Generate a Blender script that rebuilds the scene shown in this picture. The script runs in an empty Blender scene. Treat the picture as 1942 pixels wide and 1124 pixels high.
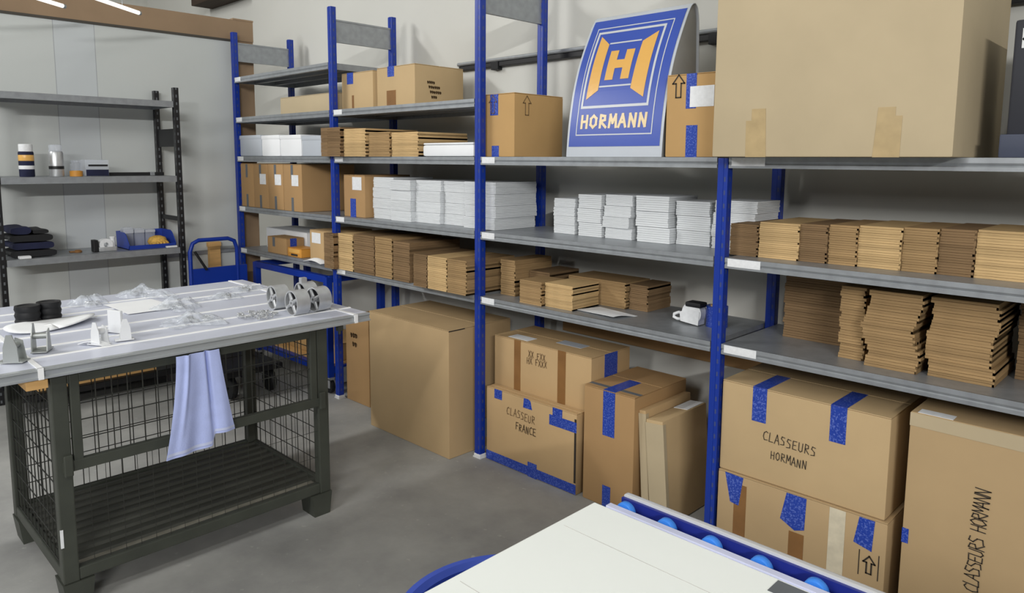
import bpy, bmesh, math, random
from mathutils import Vector, Matrix
random.seed(7)
R = math.radians
scene = bpy.context.scene
COL = scene.collection

# ------------------------------------------------------------------ camera, world, lamps, exposure
W = 1.355                       # bay pitch of the blue racking (m)
cam_d = bpy.data.cameras.new('camera'); cam = bpy.data.objects.new('camera', cam_d); COL.objects.link(cam)
yaw, pitch, roll = -0.7730, -0.1183, 0.0069
f_px, cx, cy = 1378.73, 976.99, 468.29
fw = Vector((math.cos(pitch)*math.sin(yaw), math.cos(pitch)*math.cos(yaw), math.sin(pitch)))
rt = Vector((math.cos(yaw), -math.sin(yaw), 0)); up = rt.cross(fw)
r2 = rt*math.cos(roll) + up*math.sin(roll); u2 = -rt*math.sin(roll) + up*math.cos(roll)
M = Matrix((r2, u2, -fw)).transposed().to_4x4(); M.translation = Vector((5.4245, -2.5051, 1.5616))
cam.matrix_world = M
cam_d.sensor_width = 36.0; cam_d.lens = f_px/1942*36.0
cam_d.shift_x = -(cx-971)/1942; cam_d.shift_y = (cy-562)/1942
cam_d.clip_start = 0.02
scene.camera = cam

world = bpy.data.worlds.new('world'); scene.world = world; world.use_nodes = True
world.node_tree.nodes['Background'].inputs[0].default_value = (0.90, 0.94, 1.0, 1)
world.node_tree.nodes['Background'].inputs[1].default_value = 0.06

def area(name, loc, sx, sy, power, target, color=(1, 0.99, 0.97), along=(0, 1, 0)):
    """a strip lamp of sx by sy metres, its long side along 'along', facing the target"""
    d = bpy.data.lights.new(name, 'AREA'); d.shape = 'RECTANGLE'; d.size = sx; d.size_y = sy; d.energy = power; d.color = color
    o = bpy.data.objects.new(name, d); COL.objects.link(o)
    z = (Vector(loc)-Vector(target)).normalized(); a = Vector(along); y = (a-z*a.dot(z)).normalized(); x = y.cross(z)
    m = Matrix((x, y, z)).transposed().to_4x4(); m.translation = Vector(loc); o.matrix_world = m
    return o
area('ceiling_lamp', (4.15, -5.6, 3.55), 0.14, 3.0, 118, (2.2, -1.0, 1.0), along=(0, 1, 0))
area('ceiling_lamp', (11.0, -7.0, 3.8), 0.14, 3.0, 430, (1.0, -1.6, 1.0))
area('ceiling_lamp', (5.6, -2.4, 3.9), 0.14, 2.4, 24, (4.2, -1.6, 0.0))
area('ceiling_lamp', (-0.4, -3.8, 3.8), 0.14, 2.4, 110, (1.9, -0.2, 0.8))

vs = scene.view_settings
vs.view_transform = 'Standard'; vs.look = 'None'; vs.gamma = 1.0; vs.use_curve_mapping = False
vs.exposure = 0.0

# ------------------------------------------------------------------ materials
def lin(c):
    return tuple(((v/255)/12.92 if v/255 <= 0.04045 else (((v/255)+0.055)/1.055)**2.4) for v in c) + (1,)
MATS = {}
def mat(name, rgb, rough=0.6, metal=0.0, var=0.08, scale=6.0, bump=0.0, bscale=60.0, rand=0.0, alpha=None, emit=None, stretch=(1, 1, 1), spec=0.4):
    if name in MATS: return MATS[name]
    m = bpy.data.materials.new(name); m.use_nodes = True; nt = m.node_tree; b = nt.nodes['Principled BSDF']
    b.inputs['Roughness'].default_value = rough; b.inputs['Metallic'].default_value = metal
    b.inputs['Specular IOR Level'].default_value = spec
    tc = nt.nodes.new('ShaderNodeTexCoord'); mp = nt.nodes.new('ShaderNodeMapping'); mp.inputs['Scale'].default_value = stretch
    nt.links.new(tc.outputs['Object'], mp.inputs[0])
    col = lin(rgb)
    nz = nt.nodes.new('ShaderNodeTexNoise'); nz.inputs['Scale'].default_value = scale; nz.inputs['Detail'].default_value = 5
    nt.links.new(mp.outputs[0], nz.inputs['Vector'])
    rp = nt.nodes.new('ShaderNodeMapRange'); rp.inputs[1].default_value = 0.3; rp.inputs[2].default_value = 0.7
    rp.inputs[3].default_value = 1-var; rp.inputs[4].default_value = 1+var
    nt.links.new(nz.outputs['Fac'], rp.inputs[0])
    val = rp.outputs[0]
    if rand:
        oi = nt.nodes.new('ShaderNodeObjectInfo'); r2_ = nt.nodes.new('ShaderNodeMapRange')
        r2_.inputs[3].default_value = 1-rand; r2_.inputs[4].default_value = 1+rand
        nt.links.new(oi.outputs['Random'], r2_.inputs[0])
        mm = nt.nodes.new('ShaderNodeMath'); mm.operation = 'MULTIPLY'
        nt.links.new(val, mm.inputs[0]); nt.links.new(r2_.outputs[0], mm.inputs[1]); val = mm.outputs[0]
    mx = nt.nodes.new('ShaderNodeVectorMath'); mx.operation = 'SCALE'; mx.inputs[0].default_value = col[:3]
    nt.links.new(val, mx.inputs['Scale']); nt.links.new(mx.outputs[0], b.inputs['Base Color'])
    if bump:
        n2 = nt.nodes.new('ShaderNodeTexNoise'); n2.inputs['Scale'].default_value = bscale; nt.links.new(mp.outputs[0], n2.inputs['Vector'])
        bp = nt.nodes.new('ShaderNodeBump'); bp.inputs['Strength'].default_value = bump; bp.inputs['Distance'].default_value = 0.01
        nt.links.new(n2.outputs['Fac'], bp.inputs['Height']); nt.links.new(bp.outputs[0], b.inputs['Normal'])
    if alpha is not None:
        b.inputs['Alpha'].default_value = alpha
    if emit:
        b.inputs['Emission Color'].default_value = lin(emit[0]); b.inputs['Emission Strength'].default_value = emit[1]
    MATS[name] = m
    return m

def cardboard(name, rgb, rand=0.0):
    return mat(name, rgb, rough=0.78, var=0.05, scale=3.5, bump=0.12, bscale=9, rand=rand, spec=0.25)
CB = {
    'pale': cardboard('cardboard_pale', (184, 168, 138)),
    'tan': cardboard('cardboard_tan', (188, 158, 116)),
    'orange': cardboard('cardboard_orange', (186, 150, 100)),
    'brown': cardboard('cardboard_brown', (170, 136, 94)),
    'dull': cardboard('cardboard_dull', (178, 152, 114)),
    'beige': cardboard('cardboard_beige', (190, 164, 124)),
}
FC = {k: mat('flat_cardboard_'+k, c, rough=0.85, var=0.10, scale=14, rand=0.13, stretch=(1, 1, 9), spec=0.15)
      for k, c in dict(light=(194, 164, 118), mid=(158, 130, 92), dark=(126, 102, 74)).items()}
FC_TOP = {k: CB['dull'] for k in FC}
M_blue = mat('blue_paint', (14, 50, 148), rough=0.38, var=0.05)
M_galv = mat('galvanised_steel', (158, 162, 166), rough=0.42, metal=0.55, var=0.10, scale=25)
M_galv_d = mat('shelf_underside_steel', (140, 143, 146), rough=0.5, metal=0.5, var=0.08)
M_black = mat('black_steel', (26, 26, 28), rough=0.5)
M_dark = mat('dark_rubber', (22, 23, 26), rough=0.6)
M_white_paper = mat('white_paper', (232, 234, 236), rough=0.8, var=0.03, scale=4)
M_bundle = mat('white_paper_bundle', (216, 219, 221), rough=0.85, var=0.05, scale=10, rand=0.04, stretch=(1, 1, 12))
M_foam = mat('white_board', (236, 240, 236), rough=0.55, var=0.02, scale=2)
M_tag = mat('white_label', (226, 228, 230), rough=0.6, var=0.06, scale=60)
M_ink = mat('black_marker_ink', (48, 42, 36), rough=0.7)
M_ink_f = mat('faded_marker_ink', (112, 88, 60), rough=0.8)
M_browntape = mat('brown_packing_tape', (134, 96, 56), rough=0.35, var=0.12, scale=12)
M_cleartape = mat('pale_packing_tape', (178, 156, 116), rough=0.3, var=0.10, scale=20)
M_papertape = mat('pale_paper_tape', (206, 196, 172), rough=0.6, var=0.1, scale=30)
M_cage = mat('grey_green_painted_steel', (62, 65, 58), rough=0.5, var=0.14, scale=9)
M_zinc = mat('zinc_metal', (196, 198, 200), rough=0.35, metal=0.6, var=0.08, scale=30)
M_alu = mat('aluminium', (220, 222, 226), rough=0.3, metal=0.4, var=0.03)
M_brownboard = mat('brown_fascia_board', (150, 126, 100), rough=0.7, var=0.10, scale=3)
M_darkwood = mat('dark_beam', (62, 50, 40), rough=0.8, var=0.2, scale=8, stretch=(1, 8, 8))
M_wood = mat('bare_timber', (214, 170, 110), rough=0.7, var=0.12, scale=5, stretch=(1, 1, 8))
M_cloth = mat('lilac_blue_cloth', (176, 188, 234), rough=0.9, var=0.05, scale=20, bump=0.1, bscale=150)
M_wall_w = mat('white_painted_wall', (204, 204, 198), rough=0.75, var=0.025, scale=1.5)
M_ceiling = mat('pale_grey_soffit', (190, 190, 184), rough=0.8)
M_org = mat('orange_tape', (206, 144, 60), rough=0.5)
M_yel = mat('yellow_knit', (214, 170, 84), rough=0.9, var=0.25, scale=60)
M_navy = mat('navy_fabric', (28, 32, 58), rough=0.9, var=0.3, scale=12)
M_binblue = mat('blue_plastic', (40, 66, 160), rough=0.4)
M_rim = mat('blue_bucket_plastic', (58, 84, 186), rough=0.45)
M_rollblue = mat('bright_blue_roller_plastic', (56, 128, 220), rough=0.4)
M_chanblue = mat('dark_blue_channel', (34, 46, 132), rough=0.4)
M_signblue = mat('blue_sign_enamel', (60, 84, 170), rough=0.36, var=0.02)
M_signgrey = mat('silver_sign_sheet', (186, 192, 200), rough=0.35, var=0.02)
M_signline = mat('pale_sign_line', (196, 200, 204), rough=0.35, var=0.02)
M_signyel = mat('orange_sign_print', (222, 172, 92), rough=0.3, var=0.02)
M_signtxt = mat('cream_sign_print', (220, 196, 148), rough=0.3, var=0.02)
M_greypatch = mat('dark_grey_patch', (96, 100, 104), rough=0.6)
M_tube = mat('lit_fluorescent_tube', (240, 240, 236), emit=((250, 250, 244), 1.1))

def principled_extra(name, rgb, rough, trans):
    m = mat(name, rgb, rough=rough, var=0.02); m.node_tree.nodes['Principled BSDF'].inputs['Transmission Weight'].default_value = trans
    return m
def film(name, rgb, opacity):
    if name in MATS: return MATS[name]
    m = bpy.data.materials.new(name); m.use_nodes = True; nt = m.node_tree; b = nt.nodes['Principled BSDF']
    b.inputs['Base Color'].default_value = lin(rgb); b.inputs['Roughness'].default_value = 0.15
    tr = nt.nodes.new('ShaderNodeBsdfTransparent'); mx = nt.nodes.new('ShaderNodeMixShader'); mx.inputs[0].default_value = opacity
    nt.links.new(tr.outputs[0], mx.inputs[1]); nt.links.new(b.outputs[0], mx.inputs[2])
    nt.links.new(mx.outputs[0], nt.nodes['Material Output'].inputs[0])
    if 'film' in name:       # fine crumples
        tc = nt.nodes.new('ShaderNodeTexCoord'); vo = nt.nodes.new('ShaderNodeTexVoronoi'); vo.inputs['Scale'].default_value = 42; nt.links.new(tc.outputs['Object'], vo.inputs['Vector'])
        bp = nt.nodes.new('ShaderNodeBump'); bp.inputs['Strength'].default_value = 0.9; bp.inputs['Distance'].default_value = 0.01
        nt.links.new(vo.outputs['Distance'], bp.inputs['Height']); nt.links.new(bp.outputs[0], b.inputs['Normal'])
    MATS[name] = m
    return m
M_film = film('clear_plastic_film', (226, 232, 240), 0.36)
M_clear = film('clear_plastic_box', (214, 220, 230), 0.35)

def tape_material():
    m = bpy.data.materials.new('blue_printed_tape'); m.use_nodes = True; nt = m.node_tree; b = nt.nodes['Principled BSDF']
    b.inputs['Roughness'].default_value = 0.3
    tc = nt.nodes.new('ShaderNodeTexCoord'); mp = nt.nodes.new('ShaderNodeMapping'); mp.inputs['Scale'].default_value = (1, 1, 1)
    nt.links.new(tc.outputs['Object'], mp.inputs[0])
    nz = nt.nodes.new('ShaderNodeTexNoise'); nz.inputs['Scale'].default_value = 170; nt.links.new(mp.outputs[0], nz.inputs['Vector'])
    rp = nt.nodes.new('ShaderNodeValToRGB')
    rp.color_ramp.elements[0].position = 0.50; rp.color_ramp.elements[0].color = lin((32, 62, 158))
    rp.color_ramp.elements[1].position = 0.66; rp.color_ramp.elements[1].color = lin((92, 112, 190))
    nt.links.new(nz.outputs['Fac'], rp.inputs[0]); nt.links.new(rp.outputs[0], b.inputs['Base Color'])
    return m
M_tape = tape_material()

def post_material(name, base, hole):
    m = bpy.data.materials.new(name); m.use_nodes = True; nt = m.node_tree; b = nt.nodes['Principled BSDF']; N = nt.nodes.new; L = nt.links.new
    b.inputs['Roughness'].default_value = 0.38
    tc = N('ShaderNodeTexCoord'); sp = N('ShaderNodeSeparateXYZ'); L(tc.outputs['Object'], sp.inputs[0])
    def mth(op, a, bb=None):
        n = N('ShaderNodeMath'); n.operation = op
        for i, v in enumerate((a, bb)):
            if v is None: continue
            if isinstance(v, (int, float)): n.inputs[i].default_value = v
            else: L(v, n.inputs[i])
        return n.outputs[0]
    fz = mth('LESS_THAN', mth('FRACT', mth('MULTIPLY', sp.outputs[2], 1/0.05)), 0.36)
    ax = mth('LESS_THAN', mth('ABSOLUTE', mth('ADD', sp.outputs[0], -0.010)), 0.0035)
    ay = mth('LESS_THAN', mth('ABSOLUTE', sp.outputs[1]), 0.0045)
    k = mth('MULTIPLY', fz, mth('MAXIMUM', ax, ay))
    mx = N('ShaderNodeMix'); mx.data_type = 'RGBA'; mx.inputs[6].default_value = lin(base); mx.inputs[7].default_value = lin(hole)
    L(k, mx.inputs[0]); L(mx.outputs[2], b.inputs['Base Color'])
    return m
M_post = post_material('blue_perforated_post_paint', (14, 50, 148), (60, 72, 120))
M_bpost = post_material('black_perforated_post_paint', (24, 24, 26), (92, 96, 100))

def panel_wall_material():
    m = bpy.data.materials.new('white_sandwich_panel'); m.use_nodes = True; nt = m.node_tree; b = nt.nodes['Principled BSDF']; N = nt.nodes.new; L = nt.links.new
    b.inputs['Roughness'].default_value = 0.5
    tc = N('ShaderNodeTexCoord'); sp = N('ShaderNodeSeparateXYZ'); L(tc.outputs['Object'], sp.inputs[0])
    # joints between panels at these y positions, one narrower bluish panel between the first two
    last = None
    for yj in (-1.15, -0.91, -2.05):
        a = N('ShaderNodeMath'); a.operation = 'ADD'; a.inputs[1].default_value = -yj; L(sp.outputs[1], a.inputs[0])
        c = N('ShaderNodeMath'); c.operation = 'ABSOLUTE'; L(a.outputs[0], c.inputs[0])
        d = N('ShaderNodeMath'); d.operation = 'LESS_THAN'; d.inputs[1].default_value = 0.0022; L(c.outputs[0], d.inputs[0])
        if last is None: last = d.outputs[0]
        else:
            e = N('ShaderNodeMath'); e.operation = 'MAXIMUM'; L(last, e.inputs[0]); L(d.outputs[0], e.inputs[1]); last = e.outputs[0]
    a = N('ShaderNodeMath'); a.operation = 'GREATER_THAN'; a.inputs[1].default_value = -1.15; L(sp.outputs[1], a.inputs[0])
    c = N('ShaderNodeMath'); c.operation = 'LESS_THAN'; c.inputs[1].default_value = -0.91; L(sp.outputs[1], c.inputs[0])
    d = N('ShaderNodeMath'); d.operation = 'MULTIPLY'; L(a.outputs[0], d.inputs[0]); L(c.outputs[0], d.inputs[1])
    m1 = N('ShaderNodeMix'); m1.data_type = 'RGBA'; m1.inputs[6].default_value = lin((196, 200, 198)); m1.inputs[7].default_value = lin((194, 199, 201)); L(d.outputs[0], m1.inputs[0])
    m2 = N('ShaderNodeMix'); m2.data_type = 'RGBA'; m2.inputs[7].default_value = lin((160, 164, 168)); L(last, m2.inputs[0]); L(m1.outputs[2], m2.inputs[6])
    L(m2.outputs[2], b.inputs['Base Color'])
    return m
def floor_material():
    m = bpy.data.materials.new('worn_grey_concrete'); m.use_nodes = True; nt = m.node_tree; b = nt.nodes['Principled BSDF']; N = nt.nodes.new; L = nt.links.new
    b.inputs['Roughness'].default_value = 0.62
    tc = N('ShaderNodeTexCoord')
    n1 = N('ShaderNodeTexNoise'); n1.inputs['Scale'].default_value = 2.2; n1.inputs['Detail'].default_value = 8; n1.inputs['Roughness'].default_value = 0.62; L(tc.outputs['Object'], n1.inputs['Vector'])
    r1 = N('ShaderNodeValToRGB'); r1.color_ramp.elements[0].position = 0.32; r1.color_ramp.elements[0].color = lin((142, 142, 140))
    r1.color_ramp.elements[1].position = 0.68; r1.color_ramp.elements[1].color = lin((174, 174, 170)); L(n1.outputs['Fac'], r1.inputs[0])
    n2 = N('ShaderNodeTexNoise'); n2.inputs['Scale'].default_value = 26; n2.inputs['Detail'].default_value = 4; L(tc.outputs['Object'], n2.inputs['Vector'])
    r2_ = N('ShaderNodeValToRGB'); r2_.color_ramp.elements[0].position = 0.66; r2_.color_ramp.elements[0].color = (0, 0, 0, 1); r2_.color_ramp.elements[1].position = 0.74; r2_.color_ramp.elements[1].color = (0.5, 0.5, 0.5, 1); L(n2.outputs['Fac'], r2_.inputs[0])
    mx = N('ShaderNodeMix'); mx.data_type = 'RGBA'; L(r2_.outputs[0], mx.inputs[0]); L(r1.outputs[0], mx.inputs[6]); mx.inputs[7].default_value = lin((196, 196, 190))
    L(mx.outputs[2], b.inputs['Base Color'])
    bp = N('ShaderNodeBump'); bp.inputs['Strength'].default_value = 0.15; L(n2.outputs['Fac'], bp.inputs['Height']); L(bp.outputs[0], b.inputs['Normal'])
    return m

# ------------------------------------------------------------------ mesh helpers
class MB:
    """collects shapes, then links them as one mesh object"""
    def __init__(s): s.bm = bmesh.new()
    def box(s, x0, x1, y0, y1, z0, z1, bevel=0.0, rot=0.0):
        t = bmesh.new(); bmesh.ops.create_cube(t, size=1)
        bmesh.ops.scale(t, vec=(abs(x1-x0), abs(y1-y0), abs(z1-z0)), verts=t.verts)
        if bevel: bmesh.ops.bevel(t, geom=list(t.edges), offset=bevel, segments=2, profile=0.6, affect='EDGES')
        if rot: bmesh.ops.rotate(t, cent=(0, 0, 0), matrix=Matrix.Rotation(rot, 3, 'Z'), verts=t.verts)
        bmesh.ops.translate(t, vec=((x0+x1)/2, (y0+y1)/2, (z0+z1)/2), verts=t.verts)
        s.add(t); return s
    def add(s, t, mtx=None):
        if mtx is not None: bmesh.ops.transform(t, matrix=mtx, verts=t.verts)
        me = bpy.data.meshes.new('tmp'); t.to_mesh(me); t.free(); s.bm.from_mesh(me); bpy.data.meshes.remove(me)
    def cyl(s, a, b, r0, r1=None, seg=20, caps=True):
        a, b = Vector(a), Vector(b); d = b-a
        t = bmesh.new(); bmesh.ops.create_cone(t, cap_ends=caps, cap_tris=False, segments=seg, radius1=r0, radius2=r0 if r1 is None else r1, depth=d.length)
        s.add(t, Matrix.Translation((a+b)/2) @ d.to_track_quat('Z', 'Y').to_matrix().to_4x4()); return s
    def lathe(s, prof, c=(0, 0, 0), seg=28, axis='Z'):
        t = bmesh.new(); rings = []
        for r, z in prof:
            rings.append([t.verts.new((r*math.cos(2*math.pi*i/seg), r*math.sin(2*math.pi*i/seg), z)) for i in range(seg)])
        for a, b in zip(rings, rings[1:]):
            for i in range(seg): t.faces.new((a[i], a[(i+1) % seg], b[(i+1) % seg], b[i]))
        closed = abs(prof[0][0]-prof[-1][0]) < 1e-6 and abs(prof[0][1]-prof[-1][1]) < 1e-6
        for ring, flip in () if closed else ((rings[0], True), (rings[-1], False)):
            if prof[0 if flip else -1][0] > 1e-5: t.faces.new(ring[::-1] if flip else ring)
        bmesh.ops.remove_doubles(t, verts=t.verts, dist=1e-6)
        mtx = Matrix.Translation(c)
        if axis == 'Y': mtx = mtx @ Matrix.Rotation(R(-90), 4, 'X')
        if axis == 'X': mtx = mtx @ Matrix.Rotation(R(90), 4, 'Y')
        s.add(t, mtx); return s
    def tube(s, pts, r, seg=10):
        pts = [Vector(p) for p in pts]; t = bmesh.new(); rings = []
        for i, p in enumerate(pts):
            d = (pts[min(i+1, len(pts)-1)]-pts[max(i-1, 0)]).normalized()
            q = d.to_track_quat('Z', 'Y').to_matrix()
            rings.append([t.verts.new(p + q @ Vector((r*math.cos(2*math.pi*k/seg), r*math.sin(2*math.pi*k/seg), 0))) for k in range(seg)])
        for a, b in zip(rings, rings[1:]):
            # nearest start index avoids twisted tubes
            o = min(range(seg), key=lambda j: sum((a[k].co-b[(k+j) % seg].co).length for k in range(0, seg, 3)))
            for i in range(seg): t.faces.new((a[i], a[(i+1) % seg], b[(i+1+o) % seg], b[(i+o) % seg]))
        t.faces.new(rings[0][::-1]); t.faces.new(rings[-1]); s.add(t); return s
    def prism(s, pts, axis, a, b):
        """outline pts swept along an axis between a and b"""
        t = bmesh.new()
        def v(p, h): return {'X': (h, p[0], p[1]), 'Y': (p[0], h, p[1]), 'Z': (p[0], p[1], h)}[axis]
        A = [t.verts.new(v(p, a)) for p in pts]; B = [t.verts.new(v(p, b)) for p in pts]; n = len(pts)
        t.faces.new(A); t.faces.new(B[::-1])
        for i in range(n): t.faces.new((A[i], B[i], B[(i+1) % n], A[(i+1) % n]))
        bmesh.ops.recalc_face_normals(t, faces=t.faces); s.add(t); return s
    def grid(s, nx, ny, fn, thick=0.0):
        t = bmesh.new(); V = [[t.verts.new(fn(i/nx, j/ny)) for j in range(ny+1)] for i in range(nx+1)]
        for i in range(nx):
            for j in range(ny): t.faces.new((V[i][j], V[i+1][j], V[i+1][j+1], V[i][j+1]))
        if thick: bmesh.ops.recalc_face_normals(t, faces=t.faces); bmesh.ops.solidify(t, geom=list(t.faces), thickness=thick)
        s.add(t); return s
    def build(s, name, m, parent=None, loc=None, rotz=0.0, smooth=None):
        me = bpy.data.meshes.new(name)
        bmesh.ops.recalc_face_normals(s.bm, faces=s.bm.faces)
        s.bm.to_mesh(me); s.bm.free()
        for k in (m if isinstance(m, (list, tuple)) else [m]): me.materials.append(k)
        if smooth is not None:
            for p in me.polygons: p.use_smooth = True
            me.set_sharp_from_angle(angle=R(smooth))
        o = bpy.data.objects.new(name, me); COL.objects.link(o)
        if parent is not None: o.parent = parent
        if loc is not None: o.location = loc
        o.rotation_euler.z = rotz
        return o
def tag(o, label, cat, group=None, kind=None):
    o['label'] = label; o['category'] = cat
    if group: o['group'] = group
    if kind: o['kind'] = kind
    return o
def thing(name, label, cat, loc, rotz=0.0, group=None):
    o = bpy.data.objects.new(name, None); o.empty_display_size = 0.05; COL.objects.link(o)
    o.location = loc; o.rotation_euler.z = rotz
    return tag(o, label, cat, group)
def struct(name, mb, m, label=None):
    o = mb.build(name, m); o['kind'] = 'structure'
    return o

# ---- stroke lettering (handwriting in marker)
GL = {
 'C': [[(.62, .88), (.4, 1), (.12, .8), (.05, .4), (.2, .05), (.62, .1)]], 'L': [[(.12, 1), (.08, .02), (.6, .06)]],
 'A': [[(.02, 0), (.32, 1), (.62, 0)], [(.14, .38), (.5, .38)]], 'S': [[(.58, .92), (.2, .98), (.1, .7), (.5, .45), (.52, .1), (.06, .03)]],
 'E': [[(.58, .98), (.1, .95), (.08, .02), (.6, .02)], [(.1, .5), (.48, .52)]], 'U': [[(.06, 1), (.08, .15), (.32, 0), (.55, .15), (.58, 1)]],
 'R': [[(.08, 0), (.1, 1), (.48, .92), (.5, .6), (.1, .5), (.6, 0)]], 'H': [[(.08, 1), (.08, 0)], [(.56, 1), (.56, 0)], [(.08, .5), (.56, .52)]],
 'O': [[(.3, 1), (.06, .75), (.06, .25), (.3, 0), (.56, .25), (.56, .75), (.3, 1)]], 'M': [[(.04, 0), (.1, 1), (.34, .35), (.58, 1), (.66, 0)]],
 'N': [[(.06, 0), (.1, 1), (.54, 0), (.58, 1)]], 'F': [[(.58, .98), (.1, .95), (.08, 0)], [(.1, .5), (.46, .52)]],
 'I': [[(.3, 1), (.3, 0)]], 'T': [[(.02, .98), (.62, 1)], [(.32, 1), (.3, 0)]], 'X': [[(.05, 1), (.6, 0)], [(.58, 1), (.04, 0)]],
 'P': [[(.08, 0), (.1, 1), (.5, .9), (.5, .55), (.1, .45)]], 'K': [[(.1, 1), (.1, 0)], [(.58, 1), (.12, .45), (.6, 0)]],
 '~': [[(.0, .5), (.1, .8), (.2, .2), (.3, .75), (.42, .25), (.55, .7), (.65, .4)]], ' ': [],
 '^': [[(.5, 1), (.12, .62), (.34, .62), (.34, 0), (.66, 0), (.66, .62), (.88, .62), (.5, 1)]],
}
def strokes_mesh(text, h, width, P, sp=0.82, jit=0.06, aspect=0.8):
    """P(u, v) -> 3D point; text starts at (0,0)"""
    t = bmesh.new(); x = 0.0; rnd = random.Random(text)
    def ribbon(a, b):
        d = Vector((b[0]-a[0], b[1]-a[1])); n = Vector((-d.y, d.x)).normalized()*width/2; e = d.normalized()*width/2
        q = [(a[0]-e.x+n.x, a[1]-e.y+n.y), (b[0]+e.x+n.x, b[1]+e.y+n.y), (b[0]+e.x-n.x, b[1]+e.y-n.y), (a[0]-e.x-n.x, a[1]-e.y-n.y)]
        t.faces.new([t.verts.new(P(*p)) for p in q])
    for ch in text:
        dy = rnd.uniform(-jit, jit)*h; sc = 1+rnd.uniform(-jit, jit)
        for line in GL.get(ch, []):
            pts = [(x+p[0]*h*aspect*sc, dy+p[1]*h*sc) for p in line]
            for a, b in zip(pts, pts[1:]): ribbon(a, b)
        x += h*sp*aspect
    return t, x

# ------------------------------------------------------------------ cartons
class Carton:
    def __init__(s, name, label, x0, x1, y0, y1, z0, z1, col='tan', rot=0.0, group=None, flaps='x', cat='box', bulge=0.0, top_gap=0.004):
        s.w, s.d, s.h = x1-x0, y1-y0, z1-z0
        s.o = thing(name, label, cat, ((x0+x1)/2, (y0+y1)/2, z0), rot, group)
        w, d, h = s.w/2, s.d/2, s.h
        t = 0.004
        m = CB[col]
        MB().box(-w, w, -d, d, 0.0005, h-t, bevel=min(0.006, h*0.1)).build('body', m, s.o, smooth=40)
        if flaps == 'x':     # two long flaps meeting on a seam along x
            for a, b in ((-d+.001, -top_gap/2), (top_gap/2, d-.001)):
                MB().box(-w+.001, w-.001, a, b, h-t, h, bevel=0.0015).build('flap', m, s.o)
        elif flaps == 'y':
            for a, b in ((-w+.001, -top_gap/2), (top_gap/2, w-.001)):
                MB().box(a, b, -d+.001, d-.001, h-t, h, bevel=0.0015).build('flap', m, s.o)
    def P(s, face, u, v, off=0.0012):
        w, d, h = s.w/2, s.d/2, s.h
        return {'F': (-w+u, -d-off, v), 'R': (w+off, -d+u, v), 'T': (-w+u, -d+v, h+off), 'L': (-w-off, d-u, v)}[face]
    def quad(s, name, m, face, pts, th=0.0012, label=None):
        t = bmesh.new()
        A = [t.verts.new(s.P(face, u, v, th)) for u, v in pts]; B = [t.verts.new(s.P(face, u, v, -0.0005)) for u, v in pts]
        n = len(pts); t.faces.new(A); t.faces.new(B[::-1])
        for i in range(n): t.faces.new((A[i], B[i], B[(i+1) % n], A[(i+1) % n]))
        b = MB(); b.add(t); o = b.build(name, m, s.o)
        if label: o['label'] = label
        return o
    def rect(s, name, m, face, u0, u1, v0, v1, **k): return s.quad(name, m, face, [(u0, v0), (u1, v0), (u1, v1), (u0, v1)], **k)
    def tape(s, face, u0, u1, v0, v1, **k): return s.rect('blue_tape', M_tape, face, u0, u1, v0, v1, label='blue printed packing tape', **k)
    def text(s, face, txt, u, v, h, width=0.005, m=None, ang=0.0, name='handwriting', **k):
        c, sn = math.cos(ang), math.sin(ang)
        t, _ = strokes_mesh(txt, h, width, lambda a, b: s.P(face, u+a*c-b*sn, v+a*sn+b*c, 0.002), **k)
        b = MB(); b.add(t); return b.build(name, m or M_ink, s.o)

# ------------------------------------------------------------------ stacks of flattened cartons and of white paper bundles
def flat_carton_mesh(w, d, t, rnd, tab=0):
    m = MB(); p = t*0.465
    m.box(-w/2, w/2, -d/2, d/2, 0, p)
    e = rnd.uniform(0, 0.0018)
    m.box(-w/2+e, w/2-rnd.uniform(0, 0.0015), -d/2+rnd.uniform(0, .0018), d/2, t-p-0.0002, t-0.0002)
    if tab: m.box(-w/2-tab, -w/2+0.002, -d/2, -d/2+0.036, 0, t-0.0004)      # a loose flap sticking out to the left
    m.box(w/2-0.006, w/2, -d/2, d/2, 0, t-0.0003)      # the folded edge that joins the two plies
    return m
def carton_stack(where, x0, x1, y0, y1, z0, z1, n, tone, rot=0.0, jit=0.004, lean=(0, 0), group=None, extra=None, tab=0):
    """n flattened cartons lying on each other; 'where' completes their labels"""
    rnd = random.Random(where); t = (z1-z0)/n; w, d = x1-x0, y1-y0; base = []
    for k in range(3):
        m = flat_carton_mesh(w, d, t*0.985, rnd, tab); base.append(m.build('flat_carton', FC[tone]))
    meshes = [b.data for b in base]
    for b in base: bpy.data.objects.remove(b)
    for i in range(n):
        o = bpy.data.objects.new('flat_carton', meshes[i % 3]); COL.objects.link(o)
        k = i/max(1, n-1)
        jx, jy = (extra(k) if extra else (0, 0))
        o.location = ((x0+x1)/2+rnd.uniform(-jit, jit)*0.6+lean[0]*k+jx, (y0+y1)/2+rnd.uniform(-jit, jit)*0.5+lean[1]*k+jy, z0+0.0006+t*i)
        o.rotation_euler.z = rot+rnd.uniform(-0.004, 0.004)*(jit/0.004)
        if i == n-1: lab = 'flattened brown carton topmost in '+where
        elif i == 0: lab = 'flattened brown carton at the bottom of '+where
        else: lab = 'flattened brown carton inside '+where
        tag(o, lab, 'flattened carton', 'flattened cartons in '+where)
def bundle_mesh(w, d, h, rnd, n=7):
    m = MB(); t = h/n
    for i in range(n):
        a, b, c = (rnd.uniform(-.0016, .0016) for _ in range(3))
        m.box(-w/2+a, w/2+b, -d/2+c, d/2+a, t*i, t*(i+1)-0.0004, bevel=min(0.0018, t*0.25))
    return m
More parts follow.
